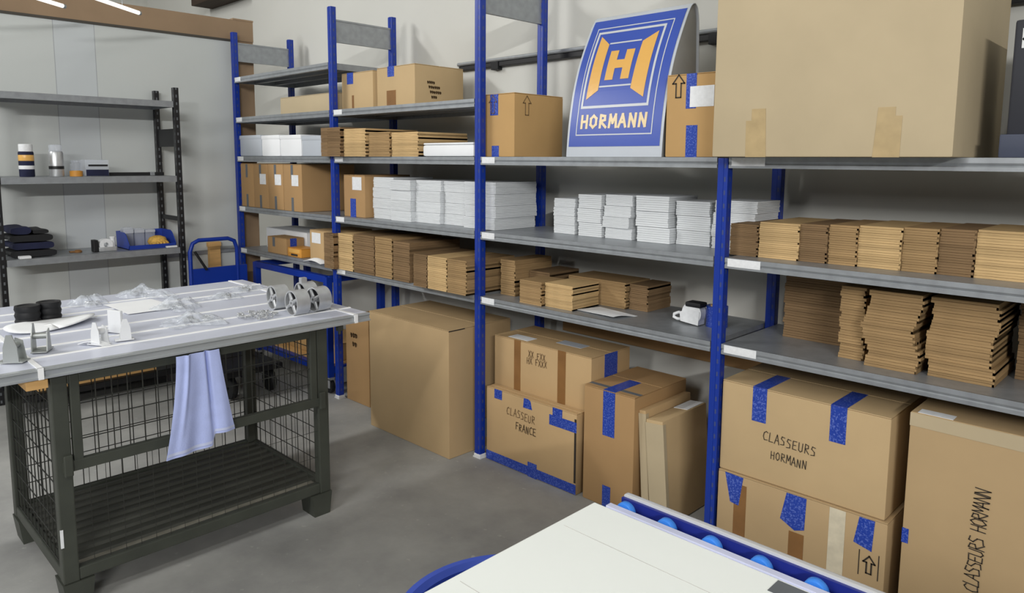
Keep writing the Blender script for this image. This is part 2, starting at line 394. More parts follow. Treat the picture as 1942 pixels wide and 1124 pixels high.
def paper_stack(where, x0, x1, y0, y1, z0, z1, n, rot=0.0, jit=0.005, lean=(0, 0)):
    rnd = random.Random(where); t = (z1-z0)/n
    for i in range(n):
        o = bundle_mesh(x1-x0, y1-y0, t*0.985, rnd).build('paper_bundle', M_bundle)
        k = i/max(1, n-1)
        o.location = ((x0+x1)/2+rnd.uniform(-jit, jit)+lean[0]*k, (y0+y1)/2+rnd.uniform(-jit, jit)+lean[1]*k, z0+0.0006+t*i)
        o.rotation_euler.z = rot+rnd.uniform(-.015, .015)
        nm = ['bottom', 'second from the bottom', 'third from the bottom', 'fourth from the bottom'][i] if i < n-1 else 'topmost'
        tag(o, 'white paper bundle %s in %s' % (nm, where), 'paper bundle', 'white paper bundles on the second shelf level')

# ================================================================== the room
struct('floor', MB().box(-3.5, 9, -7, 0.72, -0.1, 0), floor_material())
struct('wall_back', MB().box(-3.5, 9, 0.62, 0.72, 0, 4.4), M_wall_w)
struct('wall_left', MB().box(-0.14, -0.06, -7, 0.03, 0, 2.452), panel_wall_material())
struct('wall_corner', MB().box(-0.14, -0.06, 0.03, 0.198, 0, 2.452), M_brownboard)
struct('trim_1', MB().box(-0.145, -0.052, -7, 0.198, 2.452, 2.602).box(-0.145, -0.048, 0.04, 0.2, 2.602, 2.614), M_brownboard)
struct('trim_2', MB().box(-0.058, -0.049, -7, 0.03, 2.440, 2.456), mat('dark_edge_strip', (70, 66, 60)))
struct('trim_3', MB().box(-1.72, -0.9, 0.42, 0.62, 2.99, 3.35), M_darkwood)
struct('ceiling', MB().box(-3.5, 9, -7, 0.72, 4.4, 4.5), M_ceiling)
struct('wall_far', MB().box(-3.5, -3.4, -7, 0.72, 0, 4.4), M_ceiling)

# cable rail on the back wall
rail = thing('cable_rail', 'dark cable rail running along the white back wall above the racking', 'cable rail', (1.9, 0.6, 2.13))
MB().box(0, 5.2, -0.012, 0.018, -0.012, 0.022, bevel=0.004).build('rail', M_black, rail)
MB().tube([(0, -0.016, 0.026), (1.6, -0.016, 0.030), (2.8, -0.016, 0.028), (5.2, -0.016, 0.03)], 0.011).build('cable', M_galv, rail)
for xx in (0.3, 1.75, 2.1):
    MB().box(xx, xx+0.06, -0.02, 0.018, -0.06 if xx > 2 else -0.03, 0.03, bevel=0.003).build('bracket', M_dark, rail)

# two slim tubes hanging in front of the left wall
def tube_lamp(label, a, b, zc):
    a, b = Vector(a), Vector(b); c = (a+b)/2
    t = thing('tube_lamp', label, 'tube lamp', c, 0, 'slim tube lamps above the left wall')
    MB().cyl(a-c, b-c, 0.012, seg=14).build('tube', M_tube, t)
    for p in (a, b):
        e = (p-c); MB().cyl(e, e*1.04, 0.013, seg=14).build('end_cap', M_galv, t)
    for p in (a*0.8+b*0.2, a*0.2+b*0.8): MB().cyl(p-c+Vector((0, 0, .015)), Vector((p.x-c.x, p.y-c.y, 4.4-c.z)), 0.002, seg=6).build('hanging_wire', M_galv, t)
    return t
tube_lamp('longer white tube lamp hanging before the brown fascia at top left', (0.95, -1.42, 2.47), (0.42, -0.79, 2.47), 2.5)
tube_lamp('shorter white tube lamp hanging leftmost before the brown fascia', (0.95, -1.95, 2.47), (0.30, -1.18, 2.47), 2.5)

# ================================================================== blue racking
D = 0.498; HP = 2.50
Z1, Z1B, Z2, Z3, Z4, Z5 = 0.850, 0.863, 1.183, 1.5595, 1.849, 2.1446
DT = 0.02                                   # lip half height: deck top = level + DT
fr_names = ['leftmost in the corner by the panel wall', 'second from the left, beside the ribbed table', 'in the middle, foot on open floor', 'at right carrying the huge carton', 'at the right end outside the white table']
def upright(i):
    x = i*W; HP = 2.50 if i < 3 else Z3+DT-0.003
    t = thing('upright_frame', 'blue perforated upright frame of the racking, '+fr_names[i], 'rack frame', (x, 0, 0), 0, 'upright frames of the blue racking')
    for y0, nm in ((0.0, 'front_post'), (D-0.04, 'rear_post')):
        p = MB(); p.box(-0.021, 0.021, -0.019, 0.019, -HP/2+0.004, HP/2, bevel=0.003)
        p.box(-0.004, 0.004, -0.0205, 0.0, -HP/2+0.004, HP/2)   # rib down the face
        p.build(nm, M_post, t, loc=(0, y0+0.02, HP/2))
        MB().box(-0.028, 0.028, y0-0.004, y0+0.046, 0, 0.006).box(-0.024, 0.024, y0-0.002, y0+0.043, 0.006, 0.022, bevel=0.003).build('foot', M_tag, t)
    if i < 3: MB().box(-0.006, 0.006, 0.036, D-0.036, 2.292, 2.425).box(-0.010, 0.010, 0.036, D-0.036, 2.288, 2.298).box(-0.010, 0.010, 0.036, D-0.036, 2.417, 2.427).build('tie_plate', M_galv, t)
    MB().box(-0.006, 0.006, 0.036, D-0.036, 0.10, 0.2).build('tie_plate', M_galv, t)
for i in range(5): upright(i)

lev = {'A': 'lowest', 'B': 'second', 'C': 'third', 'D': 'fourth', 'E': 'top'}
bayn = ['far left bay', 'bay behind the spoked wheels', 'bay under the blue and orange sign', 'bay under the huge carton']
def shelf(bay, z, level, tagw=0.10):
    x0, x1 = bay*W+0.024, (bay+1)*W-0.024
    t = thing('rack_shelf', 'galvanised steel shelf, %s level of the %s' % (lev[level], bayn[bay]), 'shelf', ((x0+x1)/2, D/2, z), 0, 'galvanised shelves of the blue racking')
    w, d = (x1-x0)/2, D/2
    MB().box(-w, w, -d+0.004, d-0.002, DT-0.002, DT).build('deck', M_galv, t)
    lip = MB(); lip.prism([(-d+0.000, -DT), (-d+0.000, -DT+0.012), (-d+0.004, -0.004), (-d+0.000, 0.004), (-d+0.000, DT), (-d+0.006, DT), (-d+0.006, -DT+0.003), (-d+0.03, -DT+0.003), (-d+0.03, -DT)], 'X', -w, w)
    lip.build('front_lip', M_galv, t)
    MB().box(-w, w, d-0.006, d-0.002, -DT, DT-0.002).build('rear_lip', M_galv, t)
    for s in (-1, 1): MB().box(s*w-0.004*(s > 0), s*w+0.004*(s < 0), -d+0.03, d-0.006, -DT, DT-0.002).build('side_rail', M_galv, t)
    for k in range(2): MB().box(-w+0.005, w-0.005, -d+0.16*(k+1), -d+0.16*(k+1)+0.03, -DT*0.6, DT-0.002).build('stiffener', M_galv_d, t)
    if tagw:
        o = MB().box(-w+0.012, -w+0.012+tagw, -d-0.0015, -d+0.0005, -DT+0.008, DT-0.002).build('label_holder', M_tag, t); o['label'] = 'white shelf label'
    return t
for b, z, l in ((0, Z1B, 'A'), (0, Z2, 'B'), (0, Z3, 'C'), (0, Z4, 'D'), (0, Z5, 'E'), (1, Z1, 'A'), (1, Z2, 'B'), (1, Z3, 'C'), (1, Z4, 'D'),
                (2, Z1, 'A'), (2, Z2, 'B'), (2, Z3, 'C'), (3, Z1, 'A'), (3, Z2, 'B'), (3, Z3, 'C')):
    shelf(b, z, l, 0.13 if b == 3 else 0.09)
T1, T1B, T2, T3, T4, T5 = [z+DT for z in (Z1, Z1B, Z2, Z3, Z4, Z5)]

# ================================================================== cartons on and under the racking
# --- bay 3, top level
c = Carton('carton', 'tan carton with printed arrows and blue tape, left of the blue sign', 2.692, 2.921, 0.05, 0.41, T3, 1.890, 'orange', flaps='y')
c.tape('F', 0.06, 0.116, 0.205, 0.308); c.tape('F', 0.072, 0.122, 0.0, 0.055)
c.text('F', '^', 0.045, 0.215, 0.085, 0.004, name='printed_arrow', m=M_ink_f); c.text('R', '^', 0.05, 0.205, 0.09, 0.004, name='printed_arrow', m=M_ink_f)
c = Carton('carton', 'tan carton with a white address label, between the sign and the huge carton', 3.778, 3.995, 0.05, 0.40, T3, 1.905, 'orange', flaps='x')
c.tape('F', 0.09, 0.135, 0.19, 0.325); c.tape('F', 0.095, 0.145, 0.0, 0.125)
c.text('F', '^', 0.02, 0.235, 0.085, 0.005, name='printed_arrow')
c.rect('address_label', M_tag, 'F', 0.108, 0.213, 0.195, 0.275, th=0.002, label='white address label')
# --- huge carton, top of bay 4
c = Carton('carton', 'huge pale carton overhanging the top shelf at upper right', 4.074, 4.847, -0.1, 0.49, T3, 2.48, 'pale', flaps='x')
c.quad('tape', M_cleartape, 'F', [(0.13, 0), (0.205, 0), (0.198, 0.165), (0.148, 0.165), (0.148, 0.125), (0.128, 0.125)])
c.quad('tape', M_cleartape, 'F', [(0.552, 0), (0.63, 0), (0.632, 0.125), (0.612, 0.125), (0.612, 0.152), (0.562, 0.152)])

# --- bay 2, fourth level
c = Carton('carton', 'small tan carton at the left end of the shelf, beside a scribbled carton', 1.345, 1.672, 0.09, 0.44, T4, 2.098, 'beige', flaps='x', rot=0.03)
c.tape('F', 0.06, 0.125, 0.16, 0.228); c.tape('T', 0.06, 0.125, 0.0, 0.12); c.rect('tape', M_browntape, 'F', 0.11, 0.13, 0.0, 0.09)
c = Carton('carton', 'tan carton with a scribbled brown side on the fourth shelf', 1.69, 2.06, 0.115, 0.485, T4, 2.108, 'beige', flaps='x', rot=0.0)
c.tape('F', 0.11, 0.175, 0.18, 0.239); c.tape('T', 0.11, 0.175, 0.0, 0.12); c.rect('tape', M_browntape, 'F', 0.10, 0.19, 0.0, 0.10)
for k, tx in enumerate(('~~~~', '~~~~~~', '~~~~~~', '~~~')):
    c.text('R', tx, 0.09+0.01*k, 0.13-0.028*k, 0.022, 0.0035, m=M_ink_f, ang=-0.02)
# --- bay 1, fourth level
c = Carton('carton', 'low pale carton alone on the far left fourth shelf', 0.60, 1.30, 0.06, 0.42, T4, 1.988, 'pale', flaps='x')
c.rect('tape', M_cleartape, 'T', 0.0, 0.7, 0.15, 0.20)
# --- bay 1, second level: four narrow cartons
xs = [0.045, 0.25, 0.475, 0.70, 0.955]
ln = ['narrow brown carton leftmost in the row of four, without a white label', 'narrow brown carton second in the row of four, white label high up', 'narrow brown carton third in the row of four, with a white label', 'narrow brown carton at the right end of the row of four']
for k in range(4):
    c = Carton('carton', ln[k], xs[k]+0.002, xs[k+1]-0.002, 0.012, 0.43, T2, 1.527, 'brown', flaps='y', group='row of narrow brown cartons')
    w = xs[k+1]-xs[k]-0.004; u = w*0.42
    c.rect('grey_tape', M_greypatch, 'F', u, u+0.03, 0.22, 0.318); c.rect('grey_tape', M_greypatch, 'F', u, u+0.03, 0.0, 0.095)
    if k: c.rect('paper_label', M_tag, 'F', u+0.01, u+0.10, 0.175, 0.25, th=0.002, label='white paper label')
# carton left of the white stacks, bay 2 second level
c = Carton('carton', 'brown carton with white label squeezed between blue post and white paper stacks', 1.405, 1.64, 0.05, 0.40, T2, 1.466, 'brown', flaps='y')
c.rect('paper_label', M_tag, 'F', 0.10, 0.20, 0.17, 0.25, th=0.002, label='white paper label'); c.tape('F', 0.075, 0.135, 0.0, 0.115)
# --- bay 1, lowest level
c = Carton('carton', 'white box standing open behind a small carton on the lowest shelf', 0.11, 0.72, 0.17, 0.42, T1B, 1.035, 'tan', flaps='x', cat='box')
for ch in c.o.children: ch.data.materials[0] = M_white_paper
c = Carton('carton', 'small brown carton with grey tape in front of the white box', 0.42, 0.70, 0.02, 0.16, T1B, 1.002, 'brown', flaps='x')
c.rect('grey_tape', M_greypatch, 'F', 0.08, 0.115, 0.05, 0.118); c.tape('R', 0.03, 0.08, 0.04, 0.118)
c = Carton('carton', 'low orange printed box beside the small carton on the lowest shelf', 0.715, 0.905, 0.02, 0.15, T1B, 0.945, 'orange', flaps='y')
for ch in c.o.children: ch.data.materials[0] = M_org
c.rect('printed_panel', M_ink, 'F', 0.05, 0.14, 0.008, 0.022); c.rect('printed_panel', M_signyel, 'F', 0.02, 0.17, 0.03, 0.055)
c = Carton('carton', 'upright brown carton with a white label next to the flattened cartons', 1.005, 1.265, 0.03, 0.36, T1B, 1.09, 'tan', flaps='y')
c.rect('paper_label', M_tag, 'F', 0.03, 0.14, 0.12, 0.19, th=0.002, label='white paper label')
o = MB().grid(8, 4, lambda a, b: (1.04+a*0.22, -0.045+b*0.07, T1B+0.003+0.028*math.sin(a*3.1)*math.sin(0.5+b*2)), 0.002).build('crumpled_paper', M_white_paper, smooth=60)
tag(o, 'crumpled white paper at the front edge of the lowest far left shelf', 'paper')
# --- bay 1, third level: white and grey boxes
for (a, b, zt, lab, m) in ((0.03, 0.375, 1.735, 'grey white box at the left end of the white box row', M_signgrey), (0.38, 0.65, 1.73, 'bright white box left of the binder pair seam', M_white_paper),
                          (0.655, 0.945, 1.726, 'bright white box right of the binder pair seam', M_white_paper), (0.95, 1.30, 1.715, 'grey white box at the right end of the row beside the post', M_signgrey)):
    t = thing('white_box', lab, 'box', ((a+b)/2, 0.21, T3), 0, 'white boxes on the far left third shelf'); w = (b-a)/2-0.002
    MB().box(-w, w, -0.19, 0.2, 0.0005, zt-T3-0.012, bevel=0.012).build('body', m, t, smooth=40)
    MB().box(-w-0.001, w+0.001, -0.193, 0.203, zt-T3-0.03, zt-T3, bevel=0.006).build('lid', m, t, smooth=40)
o = MB().box(1.10, 1.29, 0.08, 0.3, 1.716, 1.745, bevel=0.004).build('folded_paper', M_white_paper); tag(o, 'folded white sheet lying on the right end grey white box', 'paper')

# --- floor, bay 2
c = Carton('carton', 'large plain carton standing on the floor left of the middle blue post', 1.915, 2.628, -0.123, 0.33, 0.0, 0.69, 'dull', flaps='x')
c.rect('corner_gap', M_ink, 'R', 0.0, 0.11, 0.683, 0.688)
c = Carton('carton', 'narrow brown carton on the floor behind the ribbed tabletop corner', 1.40, 1.66, 0.045, 0.42, 0.0, 0.56, 'brown', flaps='y')
c.text('F', '~~~', 0.06, 0.42, 0.04, 0.006, m=M_ink_f); c.text('F', '~~', 0.08, 0.36, 0.04, 0.006, m=M_ink_f)
# --- floor, bay 3
c = Carton('carton', 'carton with two brown tape bands behind the tall blue taped carton front', 2.742, 3.388, 0.095, 0.40, 0.385, 0.655, 'tan', flaps='x')
c.rect('brown_tape', M_browntape, 'F', 0.145, 0.19, 0, 0.27); c.rect('brown_tape', M_browntape, 'F', 0.44, 0.49, 0, 0.27)
c.rect('paper_label', M_tag, 'T', 0.08, 0.22, 0.02, 0.09, label='white paper label'); c.rect('paper_label', M_signgrey, 'T', 0.34, 0.5, 0.10, 0.17)
c.text('F', 'XX FXX', 0.245, 0.20, 0.03, 0.0035, m=M_ink_f); c.text('F', 'HX FXXX', 0.235, 0.165, 0.03, 0.0035, m=M_ink_f); c.tape('R', 0.10, 0.20, 0.05, 0.269)
c = Carton('carton', 'closed carton on the floor carrying the brown banded carton', 2.745, 3.355, 0.10, 0.44, 0.0, 0.384, 'dull', flaps='x')
# flat taped carton leaning in front
c = Carton('carton', 'flat handwritten carton with blue tape along its bottom edge', 2.752, 3.360, 0.028, 0.092, 0.0, 0.395, 'tan', flaps='x', rot=0.0)
w = c.w
c.tape('F', 0.06, 0.115, 0.345, 0.394); c.quad('blue_tape', M_tape, 'F', [(0.265, .345), (0.325, .345), (0.315, .385), (0.30, .394), (0.27, .394)])
c.tape('F', 0.46, 0.52, 0.33, 0.394); c.tape('F', 0.44, w, 0.305, 0.355, th=0.002)
c.tape('F', 0.0, w, 0.004, 0.052); c.tape('F', 0.30, 0.36, 0.0, 0.075, th=0.002)
c.rect('dark_edge', M_ink, 'F', w-0.012, w-0.001, 0.06, 0.37)
c.text('F', 'CLASSEUR', 0.15, 0.285, 0.038, 0.0035, ang=-0.05, m=M_ink_f); c.text('F', 'FRANCE', 0.215, 0.22, 0.036, 0.004, ang=-0.03, m=mat('half_faded_ink', (70, 54, 38)))
c = Carton('carton', 'tall carton with a long blue tape strip, right of the handwritten flat carton', 3.392, 3.672, 0.04, 0.46, 0.0, 0.545, 'brown', flaps='x')
c.tape('F', 0.11, 0.175, 0.335, 0.54); c.tape('F', 0.115, 0.16, 0.0, 0.10); c.tape('T', 0.11, 0.175, 0, 0.2); c.rect('grey_tape', M_greypatch, 'T', 0.0, 0.28, 0.035, 0.06, th=0.0006)
# flat cartons leaning right
def leaning(label, x, y0, y1, h, th, tilt, col, group):
    t = thing('flat_carton', label, 'flattened carton', (x, (y0+y1)/2, 0.0), 0, group)
    b = MB(); dd = (y1-y0)/2
    b.box(-th/2, th/2, -dd, dd, 0.001, h, bevel=0.006)
    o = b.build('board', CB[col], t, smooth=40)
    MB().box(-th/2-0.0015, th/2+0.0015, -dd-0.0015, -dd+0.02, h*0.06, h*0.97).build('folded_edge', CB['pale'], t)
    t.rotation_euler = (0, tilt, 0)
    return t
t = leaning('thin flat carton standing between the tall taped carton and a thicker flat one', 3.725, 0.07, 0.44, 0.49, 0.035, R(-4), 'tan', 'flat cartons standing beside the right blue post')
t = leaning('thicker flat carton standing on edge next to the right blue post', 3.80, 0.06, 0.42, 0.465, 0.085, R(-5), 'beige', 'flat cartons standing beside the right blue post')
o = MB().box(-0.035, 0.035, 0.03, 0.17, 0.465, 0.467).build('paper_label', M_tag, t)
o = MB().box(2.80, 4.0, 0.575, 0.6195, 0.61, 0.79, bevel=0.003).build('wall_plank', CB['brown']); tag(o, 'brown plank along the back wall above the floor cartons, near the right post', 'plank')
# --- floor, bay 4
c = Carton('carton', 'carton marked in capitals with two blue tape strips, on top of another carton', 4.094, 4.702, 0.015, 0.42, 0.372, 0.728, 'beige', flaps='x')
for u in (0.125, 0.412): c.tape('F', u, u+0.055, 0.225, 0.355); c.tape('T', u, u+0.055, 0.0, 0.20)
c.text('F', 'CLASSEURS', 0.172, 0.163, 0.034, 0.0027, ang=-0.05); c.text('F', 'HORMANN', 0.205, 0.10, 0.030, 0.0026, ang=-0.03)
c = Carton('carton', 'carton with three blue tape patches under the capital lettered carton', 4.096, 4.716, 0.005, 0.43, 0.0, 0.371, 'dull', flaps='x')
c.quad('blue_tape', M_tape, 'F', [(0.055, 0.255), (0.09, 0.25), (0.105, 0.365), (0.03, 0.368)])
c.quad('blue_tape', M_tape, 'F', [(0.255, 0.26), (0.31, 0.232), (0.345, 0.245), (0.348, 0.365), (0.275, 0.365)])
c.quad('blue_tape', M_tape, 'F', [(0.515, 0.27), (0.575, 0.255), (0.58, 0.365), (0.53, 0.365)])
c.rect('brown_tape', M_browntape, 'F', 0.07, 0.12, 0, 0.335, th=0.0006); c.rect('brown_tape', M_browntape, 'F', 0.29, 0.345, 0, 0.225)
c.rect('paper_tape', M_papertape, 'F', 0.43, 0.485, 0.02, 0.365)
c.text('F', '^', 0.545, 0.175, 0.06, 0.005, name='printed_arrow'); c.rect('printed_frame', M_ink, 'F', 0.535, 0.538, 0.16, 0.25); c.rect('printed_frame', M_ink, 'F', 0.598, 0.601, 0.16, 0.25)
c = Carton('carton', 'tall carton with vertical handwriting in the lower right corner', 4.755, 5.36, 0.02, 0.44, 0.0, 0.765, 'dull', flaps='x')
c.quad('folded_edge', CB['pale'], 'F', [(0.0, 0.72), (0.605, 0.715), (0.605, 0.763), (0.0, 0.763)])
c.rect('paper_label', M_tag, 'T', 0.02, 0.12, 0.005, 0.05, label='white paper label')
c.text('F', 'CLASSEURS HORMANN', 0.225, 0.235, 0.040, 0.0032, ang=R(88), sp=0.62)
c.tape('F', 0.0, 0.02, 0.32, 0.37)

# ================================================================== the blue and orange sign (bent sheet)
SX0, SX1 = 3.262, 3.768
prof = [(0.040, T3+0.001), (0.045, 1.65), (0.055, 1.74), (0.078, 1.865), (0.112, 1.975), (0.150, 2.062), (0.212, 2.180), (0.236, 2.212), (0.262, 2.224), (0.285, 2.206), (0.297, 2.16), (0.304, 2.05), (0.31, 1.9), (0.32, T3+0.001)]
fine = []
for a, b in zip(prof, prof[1:]):
    for k in range(6): fine.append((a[0]+(b[0]-a[0])*k/6, a[1]+(b[1]-a[1])*k/6))
fine.append(prof[-1])
# smooth the bend
for _ in range(6): fine = [fine[0]]+[((a[0]+2*b[0]+c_[0])/4, (a[1]+2*b[1]+c_[1])/4) for a, b, c_ in zip(fine, fine[1:], fine[2:])]+[fine[-1]]
S = [0.0]
for a, b in zip(fine, fine[1:]): S.append(S[-1]+math.hypot(b[0]-a[0], b[1]-a[1]))
def prof_at(s):
    for i in range(len(S)-1):
        if S[i+1] >= s or i == len(S)-2:
            k = (s-S[i])/max(1e-9, S[i+1]-S[i]); a, b = fine[i], fine[i+1]
            p = (a[0]+(b[0]-a[0])*k, a[1]+(b[1]-a[1])*k); t = Vector((b[0]-a[0], b[1]-a[1])).normalized(); return p, (-t.y, t.x)
sign = thing('bent_sign', 'blue sign with orange letter H emblem, bent silver sheet on the top shelf', 'sign', ((SX0+SX1)/2, 0.18, T3))
so = Vector(((SX0+SX1)/2, 0.18, T3))
S_TOP = next(s for s, p in zip(S, fine) if p[1] > 2.193)
S_BLUE0 = 0.045
def sp(u, v, off):
    """u, v in the blue field -> point on the bent front, raised by off"""
    p, n = prof_at(S_BLUE0+v*(S_TOP-S_BLUE0)); return Vector((SX0+0.012+u*(SX1-SX0-0.024), p[0]+n[0]*off, p[1]+n[1]*off))-so
mb = MB(); mb.grid(1, len(fine)-1, lambda a, b: Vector((SX0+a*(SX1-SX0), fine[round(b*(len(fine)-1))][0], fine[round(b*(len(fine)-1))][1]))-so, 0.003)
mb.build('bent_sheet', M_signgrey, sign, smooth=50)
mb = MB(); pr = [(p[0]+(0.004 if p[1] < 2.2 and i < len(fine)*0.55 else -0.004 if i > len(fine)*0.6 else 0)-so.y, p[1]-so.z-(0.004 if p[1] > 2.15 else 0)) for i, p in enumerate(fine)]
mb.prism(pr, 'X', SX1-0.02-so.x, SX1-0.012-so.x).build('end_panel', mat('grey_sign_side', (150, 152, 152), rough=0.5), sign)
mb = MB(); mb.prism(pr, 'X', SX0+0.012-so.x, SX0+0.02-so.x).build('end_panel', MATS['grey_sign_side'], sign)
def sign_poly(name, m, pts, off, ny=10):
    """quad given by bottom-left, bottom-right, top-right, top-left in (u, v)"""
    bl, br, tr, tl = pts
    f = lambda a, b: sp((bl[0]*(1-a)+br[0]*a)*(1-b)+(tl[0]*(1-a)+tr[0]*a)*b, (bl[1]*(1-a)+br[1]*a)*(1-b)+(tl[1]*(1-a)+tr[1]*a)*b, off)
    t = MB(); t.grid(2, ny, f); return t.build(name, m, sign)
def sign_rect(name, m, u0, u1, v0, v1, off, ny=10): return sign_poly(name, m, [(u0, v0), (u1, v0), (u1, v1), (u0, v1)], off, ny)
def sign_frame(name, m, u0, u1, v0, v1, t, off):
    tv = t*0.86; b = MB()
    for (a, bb, c_, d) in ((u0, u1, v0, v0+tv), (u0, u1, v1-tv, v1), (u0, u0+t, v0+tv, v1-tv), (u1-t, u1, v0+tv, v1-tv)):
        b.grid(2, 14, lambda p, q: sp(a+(bb-a)*p, c_+(d-c_)*q, off))
    return b.build(name, m, sign)
sign_rect('blue_field', M_signblue, 0, 1, 0, 1, 0.0016, 40)
sign_frame('thin_border', M_signline, 0.076, 0.914, 0.08, 0.925, 0.010, 0.0026)
sign_frame('emblem_border', M_signline, 0.104, 0.848, 0.278, 0.89, 0.022, 0.0026)
sign_poly('emblem_wing', M_signyel, [(0.152, 0.344), (0.275, 0.41), (0.275, 0.772), (0.155, 0.85)], 0.0028)
sign_poly('emblem_wing', M_signyel, [(0.632, 0.41), (0.782, 0.34), (0.788, 0.838), (0.645, 0.768)], 0.0028)
sign_rect('emblem_line', M_signline, 0.28, 0.63, 0.772, 0.784, 0.0026, 2); sign_rect('emblem_line', M_signline, 0.28, 0.63, 0.43, 0.442, 0.0026, 2)
b = MB()
for (a, bb, c_, d) in ((0.325, 0.415, 0.483, 0.712), (0.50, 0.59, 0.483, 0.712), (0.415, 0.50, 0.57, 0.635)):
    b.grid(2, 8, lambda p, q: sp(a+(bb-a)*p, c_+(d-c_)*q, 0.0028))
b.build('letter_h', M_signyel, sign)
tm, _ = strokes_mesh('HORMANN', 0.056, 0.0125, lambda a, b_: sp(0.128+a/0.482, 0.138+b_/0.66, 0.0030), sp=0.876, jit=0.0, aspect=1.05)
b = MB(); b.add(tm); b.build('lettering', M_signtxt, sign)

# ================================================================== stacks
B3 = 'on the top level shelf behind the second blue post'
Wd = 'on the shelf'
# bay 2, third level (flattened cartons)
carton_stack('the dark third shelf stack before the post', 1.38, 1.53, -0.045, 0.36, T3, 1.757, 8, 'dark', jit=0.003, tab=0.075)
carton_stack('the light third shelf stack right of post', 1.535, 1.77, -0.025, 0.36, T3, 1.745, 8, 'light', jit=0.003)
carton_stack('the dull middle stack on third shelf', 1.775, 1.985, -0.01, 0.36, T3, 1.72, 7, 'mid', jit=0.003)
carton_stack('the light third shelf stack beside white packet', 1.99, 2.235, 0.0, 0.36, T3, 1.715, 7, 'light', jit=0.003)
t = thing('white_packet', 'flat white packet on the third shelf left of the middle blue post', 'packet', (2.455, 0.17, T3))
MB().box(-0.21, 0.205, -0.15, 0.17, 0.0005, 0.064, bevel=0.016).build('wrapped_body', M_white_paper, t, smooth=40)
MB().box(-0.205, 0.2, -0.147, 0.10, 0.064, 0.074, bevel=0.004).build('folded_flap', M_white_paper, t, smooth=40)
# bay 2, second level (white paper)
paper_stack('the first white stack beside brown carton', 1.66, 1.86, 0.095, 0.40, T2, 1.456, 4)
paper_stack('the second white stack beside brown carton', 1.868, 2.06, 0.075, 0.40, T2, 1.445, 4)
paper_stack('the third white stack beside brown carton', 2.066, 2.285, 0.11, 0.42, T2, 1.447, 4)
paper_stack('the fourth white stack beside brown carton', 2.29, 2.50, 0.135, 0.42, T2, 1.446, 4)
paper_stack('the broad stack behind the middle post', 2.51, 2.745, 0.09, 0.40, T2, 1.45, 4)
# bay 3, second level (white paper)
paper_stack('the first stack under the blue sign', 3.02, 3.155, 0.235, 0.46, T2, 1.378, 4)
paper_stack('the second stack under the blue sign', 3.19, 3.33, 0.22, 0.46, T2, 1.404, 3)
paper_stack('the third stack under the blue sign', 3.345, 3.495, 0.225, 0.47, T2, 1.408, 4, jit=0.008)
paper_stack('the fourth stack under the blue sign', 3.53, 3.70, 0.225, 0.47, T2, 1.411, 3, jit=0.010)
paper_stack('the fifth stack under the blue sign', 3.712, 3.875, 0.26, 0.47, T2, 1.394, 3)
paper_stack('the stack behind the right blue post', 3.90, 4.085, 0.235, 0.445, T2, 1.405, 4, jit=0.006)
# bay 2, lowest level
c2 = [(1.381, 1.430, 1.095, 'dark', 'the leftmost dark stack on lowest shelf'), (1.43, 1.60, 1.10, 'light', 'the light stack second on lowest shelf'),
      (1.605, 1.825, 1.108, 'dark', 'the dark stack third on lowest shelf'), (1.83, 2.005, 1.108, 'mid', 'the light stack fourth on lowest shelf'),
      (2.01, 2.17, 1.097, 'dark', 'the dark stack fifth on lowest shelf')]
for a, b, zt, tone, wh in c2: carton_stack(wh, a, b-0.004, -0.015-(0.03 if a < 1.4 else 0), 0.36, T1, zt, 9, tone, jit=0.002, tab=0.07 if a < 1.4 else 0)
c2 = [(2.245, 2.365, 'dark', 'the left stack, short row by middle post'), (2.369, 2.53, 'light', 'the light stack, short row by middle post'), (2.534, 2.685, 'mid', 'the right stack, short row by middle post')]
for a, b, tone, wh in c2: carton_stack(wh, a, b, -0.05, 0.30, T1, 1.05, 9, tone, jit=0.002)
# bay 3, lowest level
carton_stack('the stack just right of middle post', 2.76, 2.865, 0.12, 0.40, T1, 1.055, 8, 'mid', jit=0.003)
carton_stack('the dark stack behind the front left one', 2.88, 3.02, 0.21, 0.44, T1, 1.0, 6, 'dark', jit=0.003)
carton_stack('the front left stack by white sheet', 2.985, 3.13, 0.03, 0.20, T1, 0.985, 7, 'mid', jit=0.003)
carton_stack('the front right stack by white sheet', 3.134, 3.305, 0.05, 0.245, T1, 0.985, 8, 'light', jit=0.003)
carton_stack('the rear stack behind the white sheet', 3.10, 3.45, 0.265, 0.465, T1, 0.995, 8, 'mid', jit=0.003)
carton_stack('the dark rear stack beyond white sheet', 3.456, 3.56, 0.285, 0.475, T1, 0.99, 7, 'dark', jit=0.006)
o = MB().grid(6, 6, lambda a, b: (3.30+a*0.235+b*0.04, 0.085+b*0.13-a*0.03, T1+0.004+0.006*a*(1-b)+0.004*math.sin(b*5)*a), 0.0012).build('paper_sheet', M_white_paper); tag(o, 'white sheet of paper lying before the flattened cartons on the lowest shelf', 'paper')
# bay 4, second level: eight columns of flattened cartons
xe = [4.055, 4.17, 4.325, 4.425, 4.525, 4.665, 4.772, 4.875, 5.05]
tones = ['dark', 'light', 'dark', 'mid', 'light', 'mid', 'dark', 'light']
words = ['first', 'second', 'third', 'fourth', 'fifth', 'sixth', 'seventh', 'eighth']
for k in range(8):
    zt = 1.335+0.003*k
    if k == 0: zt = 1.325
    carton_stack('the %s column right of right post' % words[k], xe[k]+0.0004, xe[k+1]-0.0004, 0.10+0.007*k*0.8, 0.455, T2, zt, 9, tones[k], jit=0.0025)
carton_stack('the ninth column right of right post', 5.056, 5.25, 0.155, 0.455, T2, 1.36, 8, 'mid', jit=0.003)
